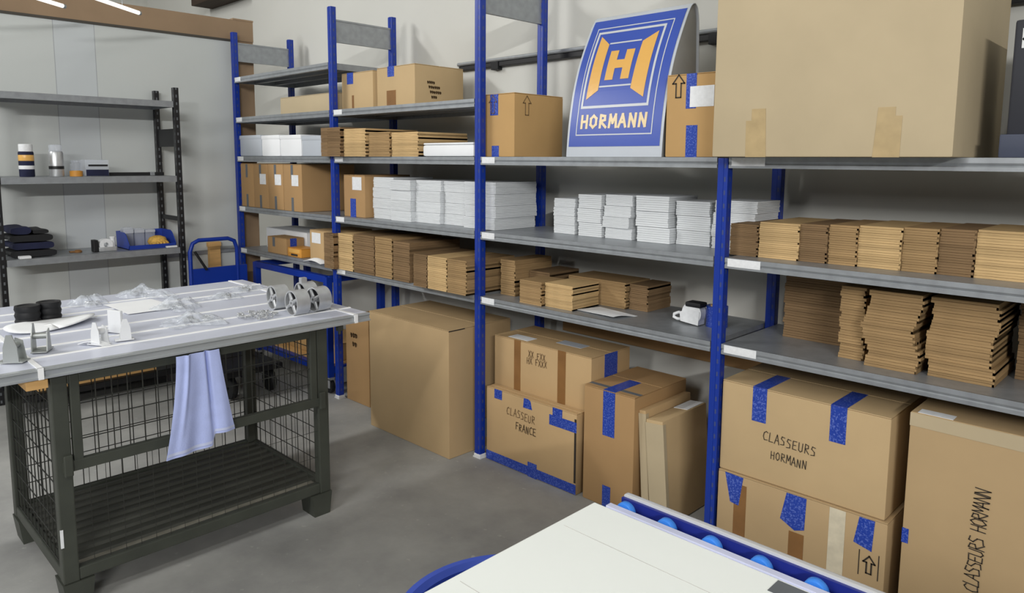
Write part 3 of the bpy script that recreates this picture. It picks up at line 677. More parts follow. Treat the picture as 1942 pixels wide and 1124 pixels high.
# bay 4, lowest level: tall uneven stacks
carton_stack('the dark tall stack at back left', 4.20, 4.46, 0.29, 0.47, T1, 1.125, 13, 'dark', jit=0.006)
carton_stack('the narrow ragged tall stack at right', 4.475, 4.56, 0.13, 0.40, T1, 1.13, 14, 'mid', jit=0.010)
carton_stack('the left tall stack of front pair', 4.578, 4.742, 0.085, 0.38, T1, 1.135, 14, 'mid', jit=0.005, extra=lambda k: (0.012*math.sin(k*9), -0.004*k))
carton_stack('the right tall stack of front pair', 4.768, 4.955, 0.105, 0.40, T1, 1.132, 14, 'mid', jit=0.006, extra=lambda k: (0.008*math.sin(k*7+2), 0))
carton_stack('the dark tall stack at right edge', 4.985, 5.20, 0.27, 0.47, T1, 1.12, 12, 'dark', jit=0.006)

# ================================================================== tape gun on the lowest shelf of bay 3
t = thing('tape_dispenser', 'white hand tape dispenser with a black wheel, left of the right blue post', 'tape dispenser', (3.84, 0.22, T1))
b = MB(); b.lathe([(0.012, -0.025), (0.046, -0.025), (0.046, 0.025), (0.012, 0.025), (0.012, -0.025)], (0.0, 0.0, 0.052), axis='Y'); b.build('body', M_tag, t, smooth=40)
MB().prism([(-0.05, 0.012), (0.035, 0.004), (0.04, 0.062), (-0.02, 0.072), (-0.055, 0.05)], 'Y', -0.028, 0.028).build('side_plate', M_tag, t)
MB().tube([(-0.045, 0, 0.040), (-0.075, 0, 0.042), (-0.098, 0, 0.032), (-0.10, 0, 0.018), (-0.08, 0, 0.012), (-0.045, 0, 0.018)], 0.007).build('handle', M_tag, t, smooth=60)
MB().box(-0.03, 0.045, -0.03, 0.03, 0.078, 0.10, bevel=0.008).build('cutter_guard', M_dark, t, smooth=40)
t = thing('tape_roll', 'roll of blue tape beside the white tape dispenser, partly behind the post', 'tape roll', (3.925, 0.26, T1))
MB().lathe([(0.028, 0.0), (0.045, 0.0), (0.045, 0.05), (0.028, 0.05), (0.028, 0.0)], seg=30).lathe([(0.028, 0.0505), (0.045, 0.0505), (0.045, 0.088), (0.028, 0.088), (0.028, 0.0505)], seg=30).build('tape_winding', M_tape, t, smooth=40)
MB().lathe([(0.025, 0.0), (0.0285, 0.0), (0.0285, 0.092), (0.025, 0.092), (0.025, 0.0)], seg=30).build('core', CB['tan'], t, smooth=40)

# ================================================================== dark binders on the top right shelf
t = thing('equipment_case', 'black case with white lettering at the right edge of the top shelf', 'case', (5.07, 0.22, T3))
MB().box(-0.13, 0.2, -0.14, 0.2, 0.0005, 0.40, bevel=0.008).build('body', mat('black_case_plastic', (44, 46, 54), rough=0.45), t, smooth=40)
MB().box(-0.145, 0.21, -0.15, 0.21, 0.0004, 0.07, bevel=0.006).build('base', mat('dark_blue_grey_plastic', (72, 78, 96), rough=0.5), t, smooth=40)
MB().box(-0.142, -0.128, -0.03, 0.02, 0.22, 0.25, bevel=0.003).build('latch', M_black, t)
tm, _ = strokes_mesh('KO', 0.05, 0.007, lambda a, bb: (-0.11+a, -0.1425, 0.32+bb)); b = MB(); b.add(tm); b.build('lettering', M_tag, t)

# ================================================================== mesh pallet cage with ribbed tabletop
CX0, CX1, CY0, CY1 = 1.955, 2.685, -1.905, -0.863
cage = thing('pallet_cage', 'grey green steel mesh pallet cage carrying the ribbed tabletop', 'pallet cage', ((CX0+CX1)/2, (CY0+CY1)/2, 0))
hx, hy = (CX1-CX0)/2, (CY1-CY0)/2; CT = 0.8425
def frame_bar(b, p, q, w=0.04): b.box(min(p[0], q[0]), max(p[0], q[0]), min(p[1], q[1]), max(p[1], q[1]), min(p[2], q[2]), max(p[2], q[2]), bevel=0.003)
for sx in (-1, 1):
    for sy in (-1, 1):
        x0, x1 = sorted((sx*hx, sx*(hx-0.045))); y0, y1 = sorted((sy*hy, sy*(hy-0.05)))
        o = MB().box(x0, x1, y0, y1, 0.099, CT, bevel=0.004).build('corner_post', M_cage, cage)
        fx0, fx1 = sorted((sx*(hx+0.004), sx*(hx-0.10))); fy0, fy1 = sorted((sy*(hy+0.004), sy*(hy-0.095)))
        MB().prism([(fy0+0.012, 0.0), (fy1-0.012, 0.0), (fy1, 0.0985), (fy0, 0.0985)], 'X', fx0, fx1).build('foot', M_cage, cage)
b = MB()
b.box(-hx+0.004, hx-0.004, -hy+0.004, hy-0.004, 0.125, 0.132)
for k in range(11): xk = -hx+0.06+k*0.064; b.prism([(xk-0.014, 0.132), (xk-0.008, 0.142), (xk+0.008, 0.142), (xk+0.014, 0.132)], 'Y', -hy+0.03, hy-0.03)
b.build('floor_tray', mat('dark_cage_floor', (58, 59, 53), rough=0.5, var=0.15), cage)
for sx in (-1, 1):
    x0, x1 = sorted((sx*(hx-0.002), sx*(hx-0.03))); MB().box(x0, x1, -hy+0.05, hy-0.05, 0.101, 0.145, bevel=0.004).build('bottom_rail', M_cage, cage)
    MB().box(x0, x1, -hy+0.05, hy-0.05, CT-0.04, CT-0.001, bevel=0.004).build('top_rail', M_cage, cage)
for sy in (-1, 1):
    y0, y1 = sorted((sy*(hy-0.002), sy*(hy-0.03))); MB().box(-hx+0.045, hx-0.045, y0, y1, 0.101, 0.145, bevel=0.004).build('bottom_rail', M_cage, cage)
    MB().box(-hx+0.045, hx-0.045, y0, y1, CT-0.04, CT-0.001, bevel=0.004).build('top_rail', M_cage, cage)
o = MB().box(hx-0.105, hx-0.031, -hy+0.05, hy-0.05, 0.1321, 0.1335).build('painted_lit_band', mat('painted_lit_metal', (120, 117, 106), rough=0.6, var=0.25, scale=14), cage); o['label'] = 'pale strip painted as the lit band along the tray front'  # lit band behind the front wires, put into a paler strip's colour
M_wire = mat('dark_wire', (44, 45, 41), rough=0.55)
def wires(name, axis, c0, a0, a1, z0, z1, dv, dh, r=0.0021):
    b = MB(); n = max(1, round((a1-a0)/dv))
    P = (lambda a, z: (c0, a, z)) if axis == 'Y' else (lambda a, z: (a, c0, z))
    for i in range(n+1): a = a0+(a1-a0)*i/n; b.cyl(P(a, z0), P(a, z1), r, seg=6)
    m = max(1, round((z1-z0)/dh))
    for j in range(m+1): z = z0+(z1-z0)*j/m; b.cyl(P(a0, z), P(a1, z), r, seg=6)
    return b.build(name, M_wire, cage)
wires('mesh_panel', 'Y', -hx+0.012, -hy+0.05, hy-0.05, 0.145, CT-0.04, 0.052, 0.075)
wires('mesh_panel', 'X', -hy+0.012, -hx+0.045, hx-0.045, 0.145, CT-0.04, 0.052, 0.075)
wires('mesh_panel', 'X', hy-0.012, -hx+0.045, hx-0.045, 0.145, CT-0.04, 0.052, 0.075)
wires('mesh_panel', 'Y', hx-0.016, -hy+0.05, hy-0.05, 0.145, 0.50, 0.052, 0.12, r=0.0010)
d = MB()
d.box(hx-0.02, hx+0.004, -hy+0.055, -hy+0.085, 0.505, CT-0.005, bevel=0.003); d.box(hx-0.02, hx+0.0042, hy-0.085, hy-0.055, 0.505, CT-0.005, bevel=0.003)
d.box(hx-0.02, hx+0.006, -hy+0.02, hy-0.02, 0.497, 0.535, bevel=0.003); d.box(hx-0.02, hx+0.003, -hy+0.0845, hy-0.0845, CT-0.038, CT-0.006, bevel=0.003)
door = d.build('hinged_door', M_cage, cage)
b = MB()
for i in range(18):
    a = -hy+0.085+(2*hy-0.17)*i/17; b.cyl((hx-0.01, a, 0.535), (hx-0.01, a, CT-0.04), 0.0021, seg=6)
for j in range(1, 4): z = 0.535+(CT-0.575)*j/4; b.cyl((hx-0.008, -hy+0.085, z), (hx-0.008, hy-0.085, z), 0.0021, seg=6)
b.build('mesh_infill', M_wire, door)
for sy in (-1, 1): MB().box(hx+0.002, hx+0.016, sy*(hy-0.035)-0.014, sy*(hy-0.035)+0.014, 0.485, 0.56, bevel=0.004).build('latch', M_cage, cage)
o = MB().box(hx-0.003, hx+0.0015, -hy-0.001, -hy+0.008, 0.235, 0.30).build('paint_chip', M_tag, cage); o['label'] = 'pale worn patch'
o = MB().box(2.30, 2.696, -1.975, -1.912, 0.806, 0.8428, bevel=0.002).build('timber_batten', M_wood); tag(o, 'short timber batten showing under the left front of the tabletop', 'batten')
TT = 0.878; TX0, TX1, TY0, TY1 = 1.455, 2.712, -2.45, -0.66
tab = thing('ribbed_tabletop', 'light grey ribbed panel tabletop lying on the mesh pallet cage', 'tabletop', ((TX0+TX1)/2, (TY0+TY1)/2, 0.843))
M_panel = mat('light_grey_panel_paint', (198, 202, 216), rough=0.35, var=0.03, scale=8)
M_panelw = mat('white_panel_bead', (240, 241, 242), rough=0.35, var=0.02)
ox, oy = (TX0+TX1)/2, (TY0+TY1)/2; hw, hl = (TX1-TX0)/2, (TY1-TY0)/2; h = TT-0.843
MB().box(-hw, hw-0.02, -hl, hl, 0.0004, h, bevel=0.002).build('panel', M_panel, tab)
edge = MB().prism([(hw-0.02, 0.0004), (hw+0.006, 0.0004), (hw+0.006, 0.006), (hw-0.002, 0.010), (hw-0.002, 0.024), (hw+0.003, 0.028), (hw+0.001, h), (hw-0.02, h)], 'Y', -hl, hl)
edge.build('edge_profile', mat('silver_edge_profile', (168, 172, 174), rough=0.3, metal=0.3), tab)
for xb in (1.667, 1.833, 1.962, 2.203, 2.397, 2.555):
    MB().prism([(xb-ox-0.009, h), (xb-ox-0.006, h+0.003), (xb-ox+0.006, h+0.003), (xb-ox+0.009, h)], 'Y', -hl+0.001, hl-0.001).build('bead', M_panelw, tab)
    MB().box(xb-ox-0.016, xb-ox-0.009, -hl+0.001, hl-0.001, h-0.001, h+0.0004).build('groove', M_greypatch, tab)
for yb in (-1.935, -0.735):
    MB().box(-hw, hw+0.005, yb-oy-0.008, yb-oy+0.008, h-0.0005, h+0.0035).box(hw+0.001, hw+0.0085, yb-oy-0.008, yb-oy+0.008, 0.0, h+0.0035).build('joint_strip', M_panelw, tab)
MB().box(hw-0.06, hw-0.035, -0.80-oy, -0.775-oy, -0.035, 0.0, bevel=0.003).cyl((hw-0.048, -0.787-oy, -0.05), (hw-0.048, -0.787-oy, 0), 0.006, seg=10).build('clamp_bolt', M_cage, tab)

# towel hanging from the front edge
def towel(a, b):
    s = 1-b                                     # a: 0..1 left to right, b: 0 bottom .. 1 top
    yl = -1.514-0.055*(s**1.5); yr = -1.352+0.048*(s**1.2)
    k = min(1, max(0, (a-0.66)/0.05))           # the right third is a second layer that ends higher
    zb = 0.462*(1-k)+0.512*k
    y = yl+(yr-yl)*a
    z = zb+(0.840-zb)*b + 0.010*a*s*(1-k)
    fold = 0.007*math.sin(a*8.5+0.6)*(0.5+0.5*s)+0.0035*math.sin(a*21+s*2.5)*s+0.010*math.exp(-((a-0.16-0.1*b)/0.04)**2)*min(1, b*1.6)
    x = 2.728+fold+0.006*s - 0.014*math.exp(-((a-0.70)/0.035)**2)*min(1, 0.3+b) - 0.006*k
    return (x, y, z)
t = MB(); t.grid(48, 30, towel, 0.003)
o = t.build('hanging_cloth', M_cloth, smooth=70); tag(o, 'lilac blue cloth hanging down from the front edge of the ribbed tabletop', 'cloth')
MB().grid(48, 3, lambda a, b: Vector(towel(a, 0.03+b*0.03))+Vector((0.0022, 0, 0))).build('hem_stripe', mat('pale_hem', (190, 198, 226), rough=0.9), o)

# ---------------- things on the ribbed tabletop
ZT = TT+0.0035
def ring(x, y, lab):
    t = thing('rubber_ring', lab, 'ring', (x, y, ZT), 0, 'black rings on the tabletop')
    MB().lathe([(0.030, 0), (0.044, 0), (0.047, 0.01), (0.043, 0.02), (0.047, 0.035), (0.043, 0.048), (0.047, 0.06), (0.045, 0.072), (0.034, 0.072), (0.030, 0.06), (0.030, 0)]).build('sleeve', M_dark, t, smooth=35)
    MB().lathe([(0.030, 0.066), (0.038, 0.073), (0.045, 0.0735), (0.0445, 0.071), (0.036, 0.070)]).build('collar', M_black, t, smooth=35)
ring(1.925, -1.80, 'left of two black ribbed rings at the left of the tabletop'); ring(1.888, -1.715, 'right of two black ribbed rings at the left of the tabletop')
def oval(a, b):
    th = a*2*math.pi; r = b
    x = 0.115*math.cos(th)*r; y = 0.17*math.sin(th)*r
    return (2.045+x*0.9+y*-0.25, -1.745+y+0.02*x, ZT+0.004+0.012*(y/0.17)**2+0.006*math.sin(th*2)*r)
t = MB(); t.grid(36, 5, oval); o = t.build('paper_pad', M_white_paper, smooth=60); tag(o, 'rounded white paper lying in front of the two black rings', 'paper')
mo = o.modifiers.new('thickness', 'SOLIDIFY'); mo.thickness = 0.004; mo.offset = 1
o = MB().grid(6, 4, lambda a, b: (1.73+0.30*a, -1.46+0.01*a+b*(0.21), ZT+0.001+0.003*math.sin(a*3)), 0.0012).build('paper_sheet', M_white_paper); tag(o, 'white sheet of paper in the middle of the ribbed tabletop', 'paper')
def bracket(label, x, y, rot, m=M_zinc, sc=1.0, tall=0.085):
    t = thing('angle_bracket', label, 'bracket', (x, y, ZT), rot, 'metal brackets on the tabletop')
    p = 0.004
    MB().box(-0.06*sc, 0.05*sc, -0.035*sc, 0.035*sc, 0, p, bevel=0.0012).build('base_plate', m, t)
    MB().prism([(-0.03*sc, p), (0.035*sc, p), (0.03*sc, tall*0.6), (0.012*sc, tall), (-0.012*sc, tall), (-0.028*sc, tall*0.55)], 'Y', -0.035*sc, -0.03*sc).build('upright_plate', m, t)
    MB().prism([(-0.03*sc, p), (0.035*sc, p), (0.022*sc, tall*0.7), (-0.01*sc, tall*0.8)], 'Y', 0.03*sc, 0.035*sc).build('upright_plate', m, t)
    MB().lathe([(0.006, 0), (0.011, 0), (0.011, 0.066*sc), (0.006, 0.066*sc)], (0.0, -0.033*sc, tall*0.55), seg=14, axis='Y').build('sleeve', m, t, smooth=40)
bracket('grey metal bracket at the left front corner of the tabletop', 2.565, -1.975, 0.9, mat('dull_zinc', (166, 170, 168), rough=0.4, metal=0.5), 0.75, 0.095)
bracket('grey metal bracket second from the left front corner', 2.47, -1.875, -0.5, MATS['dull_zinc'], 0.72, 0.10)
MW = mat('white_coated_metal', (222, 224, 226), rough=0.4)
bracket('white bracket standing left before the white sheet', 2.51, -1.70, 0.5, MW, 0.62, 0.085)
bracket('white bracket standing right before the white sheet', 2.50, -1.612, 1.4, MW, 0.58, 0.082)
o = MB().box(-0.035, 0.035, -0.006, 0.006, 0, 0.09, bevel=0.003).box(-0.05, -0.03, -0.015, 0.015, 0, 0.012, bevel=0.002).build('tall_bracket', MW, loc=(2.36, -1.60, ZT), rotz=0.4); tag(o, 'upright white plate behind the two white brackets', 'bracket')
o = MB().grid(10, 3, lambda a, b: (2.46+0.09*a, -1.76+0.055*a+0.03*b, ZT+0.002+0.012*math.sin(a*3.1)), 0.003).build('curved_plate', MW, smooth=50); tag(o, 'curved white strip lying left of the white brackets', 'strip')
def bag(label, x, y, rx, ry, h, seed, m=M_film, contents=None, group='clear plastic bags on the tabletop'):
    rnd = random.Random(seed); ph = [rnd.uniform(0, 6) for _ in range(6)]
    t = thing('plastic_bag', label, 'plastic bag', (x, y, ZT), rnd.uniform(0, 3), group)
    def f(a, b):
        th = a*2*math.pi; r = b
        k = 1+0.22*math.sin(3*th+ph[0])+0.14*math.sin(5*th+ph[1])+0.08*math.sin(9*th+ph[5])
        z = h*(1-r**2)*(0.45+0.16*math.sin(3*r*math.cos(th)*2+ph[2])+0.16*math.sin(4*r*math.sin(th)*2+ph[3]))+0.09*h*abs(math.sin(9*a+8*r+ph[4]))*(1-r)+0.08*h*abs(math.sin(17*r*math.cos(th)+ph[5]))*(1-r*r)
        return (rx*r*k*math.cos(th), ry*r*k*math.sin(th), 0.0006+max(0, z))
    b = MB(); b.grid(56, 14, f); bmesh.ops.remove_doubles(b.bm, verts=b.bm.verts, dist=1e-5); b.build('film', m, t, smooth=180)
    for k in range(contents or 0):
        a, rr = rnd.uniform(0, 6.3), rnd.uniform(0, 0.55)
        cx_, cy_ = rx*rr*math.cos(a), ry*rr*math.sin(a)
        MB().box(-0.022, 0.022, -0.008, 0.008, 0, 0.012, bevel=0.002).cyl((-0.012, -0.01, 0.008), (-0.012, 0.012, 0.008), 0.006, seg=10).build('fitting', M_zinc, t, loc=(cx_, cy_, 0.0008+0.004*k*0), rotz=rnd.uniform(0, 3))
bag('clear bag nearest the left wall shelving, left of the white sheet', 1.66, -1.50, 0.09, 0.075, 0.065, 1, contents=2)
bag('long crumpled clear bag along the far tabletop edge behind the sheet', 1.60, -1.24, 0.08, 0.16, 0.065, 2, contents=2)
bag('clear bag right of the white sheet, rear of the pair', 2.02, -1.23, 0.10, 0.10, 0.065, 3, contents=5)
bag('clear bag with fittings at the front middle of the tabletop', 2.36, -1.30, 0.13, 0.12, 0.055, 4, contents=7)
bag('clear bag on the far edge near the blue trolley', 1.80, -0.80, 0.07, 0.11, 0.035, 5, contents=5)
bag('clear bag with fittings left of the spoked wheels', 1.93, -0.97, 0.08, 0.07, 0.035, 6, contents=4)
# loose zinc screws
b = MB(); rnd = random.Random(5)
for k in range(55):
    a = rnd.uniform(0, 6.3); rr = math.sqrt(rnd.random()); px_ = 2.45+0.085*rr*math.cos(a); py_ = -1.065+0.075*rr*math.sin(a); an = rnd.uniform(0, 6.3)
    e = Vector((math.cos(an), math.sin(an), 0))*0.011; p = Vector((px_, py_, ZT+0.005+0.006*rnd.random()))
    b.cyl(p-e, p+e, 0.0022, seg=6); b.cyl(p+e, p+e*1.3, 0.006, 0.005, seg=8)
o = b.build('loose_screws', M_zinc); tag(o, 'small heap of zinc screws left of the spoked wheels', 'screws', kind='stuff')
# spoked wheels / cable drums
def wheel(label, x, y, z, rot, r=0.056, w=0.064):
    t = thing('spoked_wheel', label, 'wheel', (x, y, z), rot, 'grey spoked wheels on the tabletop')
    b = MB(); b.lathe([(r-0.006, -w/2), (r, -w/2), (r, w/2), (r-0.006, w/2), (r-0.006, -w/2)], (0, 0, r), seg=40, axis='Y'); b.build('rim', M_zinc, t, smooth=35)
    b = MB()
    for k in range(4):
        a = 2*math.pi*k/4+0.5
        for yy in (-w/2+0.008,):
            p, q = Vector((0.012*math.cos(a), yy, r+0.012*math.sin(a))), Vector(((r-0.005)*math.cos(a), yy, r+(r-0.005)*math.sin(a)))
            b.cyl(p, q, 0.009, 0.0065, seg=8)
    b.build('spokes', M_zinc, t)
    MB().lathe([(0.006, -w/2), (0.016, -w/2), (0.016, w/2-0.037), (0.006, w/2-0.037), (0.006, -w/2)], (0, 0, r), seg=20, axis='Y').build('hub', M_zinc, t, smooth=35)
    MB().lathe([(0.0, w/2-0.036), (r-0.006, w/2-0.036), (r-0.006, w/2-0.028), (0.0, w/2-0.028)], (0, 0, r), seg=32, axis='Y').build('web', M_dark, t, smooth=35)
    return t
wheel('grey spoked wheel leftmost of the group of four', 2.36, -0.915, TT+0.0005, -0.05)
wheel('grey spoked wheel in front middle of the group of four', 2.535, -0.915, TT+0.0005, 0.0)
wheel('grey spoked wheel at the right of the group of four', 2.525, -0.805, TT+0.0005, 0.08)
w4 = wheel('grey spoked wheel at the back of the group, with a small block on top', 2.39, -0.79, TT+0.0005, 0.0, r=0.058)
MB().box(-0.012, 0.012, -0.03, 0.0, 0.112, 0.138, bevel=0.003).build('block', M_zinc, w4)

# ================================================================== white foreground table with roller rail
WT = 0.80; wt = thing('work_table', 'white topped work table with blue rollers along its edge, bottom right', 'table', (5.25, -2.0, 0))
L0, L1, Y0, Y1 = 4.467-5.25, 6.05-5.25, -2.75+2.0, -1.262+2.0
MB().box(L0, L1, Y0, Y1, WT-0.035, WT, bevel=0.003).build('table_top', M_foam, wt)
for yy in (-0.13, -0.42): MB().box(L0+0.02, L1-0.01, Y1+yy-0.001, Y1+yy+0.001, WT-0.001, WT+0.0003).build('seam', mat('pale_seam', (206, 206, 202)), wt)
o = MB().box(4.898-5.25, 4.965-5.25, Y1-0.05, Y1-0.006, WT-0.0005, WT+0.001).build('grey_patch', M_greypatch, wt, ); o['label'] = 'dark grey square patch'
for sx in (L0+0.34, L1-0.08):
    for sy in (Y0+0.08, Y1-0.08): MB().box(sx-0.025, sx+0.025, sy-0.025, sy+0.025, 0, WT-0.035, bevel=0.004).build('leg', M_galv, wt)
for sy in (Y0+0.08, Y1-0.08): MB().box(L0+0.34, L1-0.08, sy-0.02, sy+0.02, WT-0.085, WT-0.035).build('crossbar', M_galv, wt)
rl = MB().box(L0+0.03, L1, Y1+0.002, Y1+0.086, WT-0.06, WT-0.04).box(L0+0.03, L1, Y1+0.002, Y1+0.020, WT-0.04, WT+0.002, bevel=0.001).build('roller_rail', mat('lavender_rail_plastic', (196, 200, 224), rough=0.35), wt)
MB().box(L0+0.03, L1, Y1+0.068, Y1+0.086, WT-0.04, WT+0.006, bevel=0.005).build('outer_profile', M_alu, rl)
MB().box(L0+0.031, L1, Y1+0.0205, Y1+0.0595, WT-0.0395, WT-0.034).box(L0+0.031, L1, Y1+0.0600, Y1+0.0678, WT-0.0395, WT+0.001).build('channel', M_chanblue, rl)
xr = 4.530
while xr < 6.0:
    MB().lathe([(0.0, -0.009), (0.020, -0.009), (0.0225, -0.006), (0.0225, 0.006), (0.020, 0.009), (0.0, 0.009)], (xr-5.25, Y1+0.033, WT-0.013), seg=28, axis='Y').build('roller', M_rollblue, rl, smooth=40)
    MB().cyl((xr-5.25, Y1+0.020, WT-0.013), (xr-5.25, Y1+0.061, WT-0.013), 0.004, seg=10).build('roller_axle', M_chanblue, rl)
    xr += 0.1055
# blue tub
tb = thing('plastic_tub', 'round blue plastic tub rim peeking out left of the white table', 'tub', (4.368, -1.43, 0))
MB().lathe([(0.0, 0.0), (0.20, 0.0), (0.225, 0.03), (0.245, 0.52), (0.262, 0.53), (0.266, 0.545), (0.260, 0.556), (0.245, 0.556), (0.232, 0.545), (0.212, 0.035), (0.0, 0.02)], seg=64).build('bowl', M_rim, tb, smooth=35)
for s in (-1, 1): MB().tube([(0.26*s, -0.06, 0.50), (0.29*s, -0.04, 0.50), (0.29*s, 0.04, 0.50), (0.26*s, 0.06, 0.50)], 0.009).build('handle', M_rim, tb, smooth=60)

# ================================================================== black shelving on the left wall
LY0, LY1, LX0, LX1 = -1.585, -0.555, -0.02, 0.33
un = thing('shelving_unit', 'black shelving unit with grey shelves against the left panel wall', 'shelving unit', ((LX0+LX1)/2, (LY0+LY1)/2, 0))
ux, uy = (LX1-LX0)/2, (LY1-LY0)/2
for sx in (-1, 1):
    for sy in (-1, 1):
        hgt = 2.03 if sy > 0 else 2.03
        b = MB(); b.box(-0.019, 0.019, -0.017, 0.017, -hgt/2, hgt/2, bevel=0.003); b.build('post', M_bpost, un, loc=(sx*ux, sy*uy, hgt/2))
for z in (1.925, 1.430, 0.945, 0.115):
    b = MB(); b.box(-ux-0.012, ux+0.014, -uy+0.02, uy-0.02, -0.02+0.032, 0.014).box(ux+0.008, ux+0.016, -uy+0.02, uy-0.02, -0.026, 0.014).box(-ux-0.012, -ux-0.006, -uy+0.02, uy-0.02, -0.026, 0.014)
    b.box(-ux, ux+0.01, -uy+0.02, -uy+0.026, -0.026, 0.012).box(-ux, ux+0.01, uy-0.026, uy-0.02, -0.026, 0.012)
    b.build('shelf', M_black if z < 0.2 else M_galv, un, loc=(0, 0, z))
for z in (0.5, 1.15, 1.7): MB().box(-ux, ux, uy-0.006, uy+0.006, z-0.06 if z > 1.6 else z-0.015, z+0.06 if z > 1.6 else z+0.015).build('side_brace', M_black, un)
ZM, ZL, ZB = 1.445, 0.960, 0.130
# items, middle shelf
def can(label, x, y, mats, h=0.195, r=0.040):
    t = thing('spray_can', label, 'spray can', (x, y, ZM), 0, 'spray cans on the middle shelf')
    MB().lathe([(0, 0), (r*0.95, 0), (r, 0.006), (r, h*0.74), (r*0.86, h*0.79), (r*0.5, h*0.81), (0, h*0.81)]).build('body', mats[0], t, smooth=40)
    if mats[1]: MB().lathe([(r*1.005, h*0.10), (r*1.012, h*0.11), (r*1.012, h*0.56), (r*1.005, h*0.57)]).build('printed_band', mats[1], t, smooth=40)
    MB().lathe([(r*0.9, h*0.765), (r*0.92, h*0.78), (r*0.9, h*0.985), (r*0.8, h), (0, h)]).build('cap', mats[2], t, smooth=40)
    return t
t = can('dark blue spray can with orange print and a white cap, leftmost on the middle shelf', 0.25, -1.412, (M_navy, None, M_tag))
MB().lathe([(0.0402, 0.095), (0.0408, 0.097), (0.0408, 0.128), (0.0402, 0.13)]).build('orange_print', M_signyel, t, smooth=40); MB().lathe([(0.0402, 0.045), (0.0408, 0.047), (0.0408, 0.065), (0.0402, 0.067)]).build('white_print', M_tag, t, smooth=40)
t = can('silver spray can with a clear cap on the middle shelf', 0.25, -1.256, (M_zinc, None, M_clear)); MB().lathe([(0.0402, 0.045), (0.0408, 0.047), (0.0408, 0.062), (0.0402, 0.064)]).build('dark_print', M_black, t, smooth=40)
t = thing('tape_roll', 'orange tape roll lying on the middle shelf beside the silver can', 'tape roll', (0.25, -1.15, ZM))
MB().lathe([(0.024, 0), (0.036, 0), (0.036, 0.034), (0.024, 0.034), (0.024, 0)]).build('tape_winding', M_org, t, smooth=40)
MB().lathe([(0.022, 0), (0.0245, 0), (0.0245, 0.036), (0.022, 0.036), (0.022, 0)]).build('core', CB['tan'], t, smooth=40)
t = thing('clear_jar', 'clear plastic jar behind the orange tape roll', 'jar', (0.14, -1.12, ZM))
MB().lathe([(0, 0), (0.034, 0), (0.034, 0.075), (0.028, 0.085), (0.028, 0.09)]).build('body', M_clear, t, smooth=40); MB().lathe([(0.03, 0.085), (0.031, 0.10), (0, 0.10)]).build('lid', M_clear, t, smooth=40)
t = thing('clear_case', 'clear plastic case with a blue front on the middle shelf', 'case', (0.23, -1.04, ZM))
MB().box(-0.06, 0.06, -0.068, 0.068, 0.0005, 0.105, bevel=0.006).build('case', M_clear, t, smooth=40)
MB().box(0.056, 0.063, -0.064, 0.064, 0.002, 0.042).build('blue_insert', M_navy, t); MB().box(0.056, 0.0625, -0.05, 0.06, 0.062, 0.074).build('dark_insert', M_black, t)
t = thing('steel_bar', 'long thin black bar lying on the middle shelf', 'bar', (0.20, -0.80, ZM))
MB().box(-0.02, 0.02, -0.17, 0.19, 0.0005, 0.022, bevel=0.003).build('bar', M_black, t); MB().box(-0.021, 0.021, 0.10, 0.13, 0.0004, 0.0235, bevel=0.002).build('pale_sleeve', M_galv, t)
# items, lower shelf
def folded(label, y0, y1, z, h, seed):
    rnd = random.Random(seed); p = [rnd.uniform(0, 6) for _ in range(4)]
    b = MB(); n = 26
    def f(a, bb):
        th = bb*2*math.pi; rr = 1+0.05*math.sin(a*9+p[0])
        cx_, cz = math.cos(th), math.sin(th)
        sgn = lambda v: math.copysign(abs(v)**0.55, v)
        return (0.17+0.13*(a-0.5)*2*0.98, (y0+y1)/2+(y1-y0)/2*sgn(cx_)*rr, z+h/2+h/2*sgn(cz)*(1+0.10*math.sin(a*6+cx_*4+p[1]))*0.92)
    b.grid(16, n, f); bmesh.ops.remove_doubles(b.bm, verts=b.bm.verts, dist=1e-6)
    for ed in (0, 1):
        pass
    bmesh.ops.holes_fill(b.bm, edges=[e for e in b.bm.edges if e.is_boundary], sides=200)
    o = b.build('folded_garment', M_navy if seed % 2 else M_dark, smooth=70); tag(o, label, 'garment', 'dark garments folded on the lower shelf')
zz = ZL+0.001
for k, (a, b_, hh) in enumerate(((-1.53, -1.30, 0.045), (-1.525, -1.305, 0.045), (-1.53, -1.315, 0.045))):
    folded('dark folded garment %s of the pile at the left of the lower shelf' % ['at the bottom', 'in the middle', 'above the middle'][k], a, b_, zz, hh, k); zz += 0.047
folded('dark folded garment topmost on the pile, left half', -1.53, -1.42, zz, 0.045, 7); folded('dark folded garment topmost on the pile, right half', -1.415, -1.33, zz, 0.025, 8)
o = MB().box(0.30, 0.345, -1.50, -1.44, ZL, ZL+0.016, bevel=0.003).build('white_card', M_tag); tag(o, 'small white card under the folded dark garments at the shelf front', 'card')
o = MB().lathe([(0, 0), (0.022, 0), (0.024, 0.008), (0.016, 0.016), (0, 0.018)], (0.20, -1.155, ZL)).box(0.17, 0.20, -1.20, -1.17, ZL, ZL+0.01, bevel=0.003).build('brown_fitting', M_browntape, smooth=40); tag(o, 'small brown fitting lying on the lower shelf', 'fitting')
t = thing('tape_dispenser', 'white tape dispenser with dark end on the lower left shelf', 'tape dispenser', (0.25, -1.01, ZL), R(90))
MB().lathe([(0.015, -0.025), (0.04, -0.025), (0.04, 0.025), (0.015, 0.025), (0.015, -0.025)], (0.0, 0, 0.043), axis='Y').build('body', M_tag, t, smooth=40); MB().box(-0.045, 0.06, -0.028, 0.028, 0.0005, 0.03, bevel=0.005).build('foot', M_zinc, t, smooth=40)
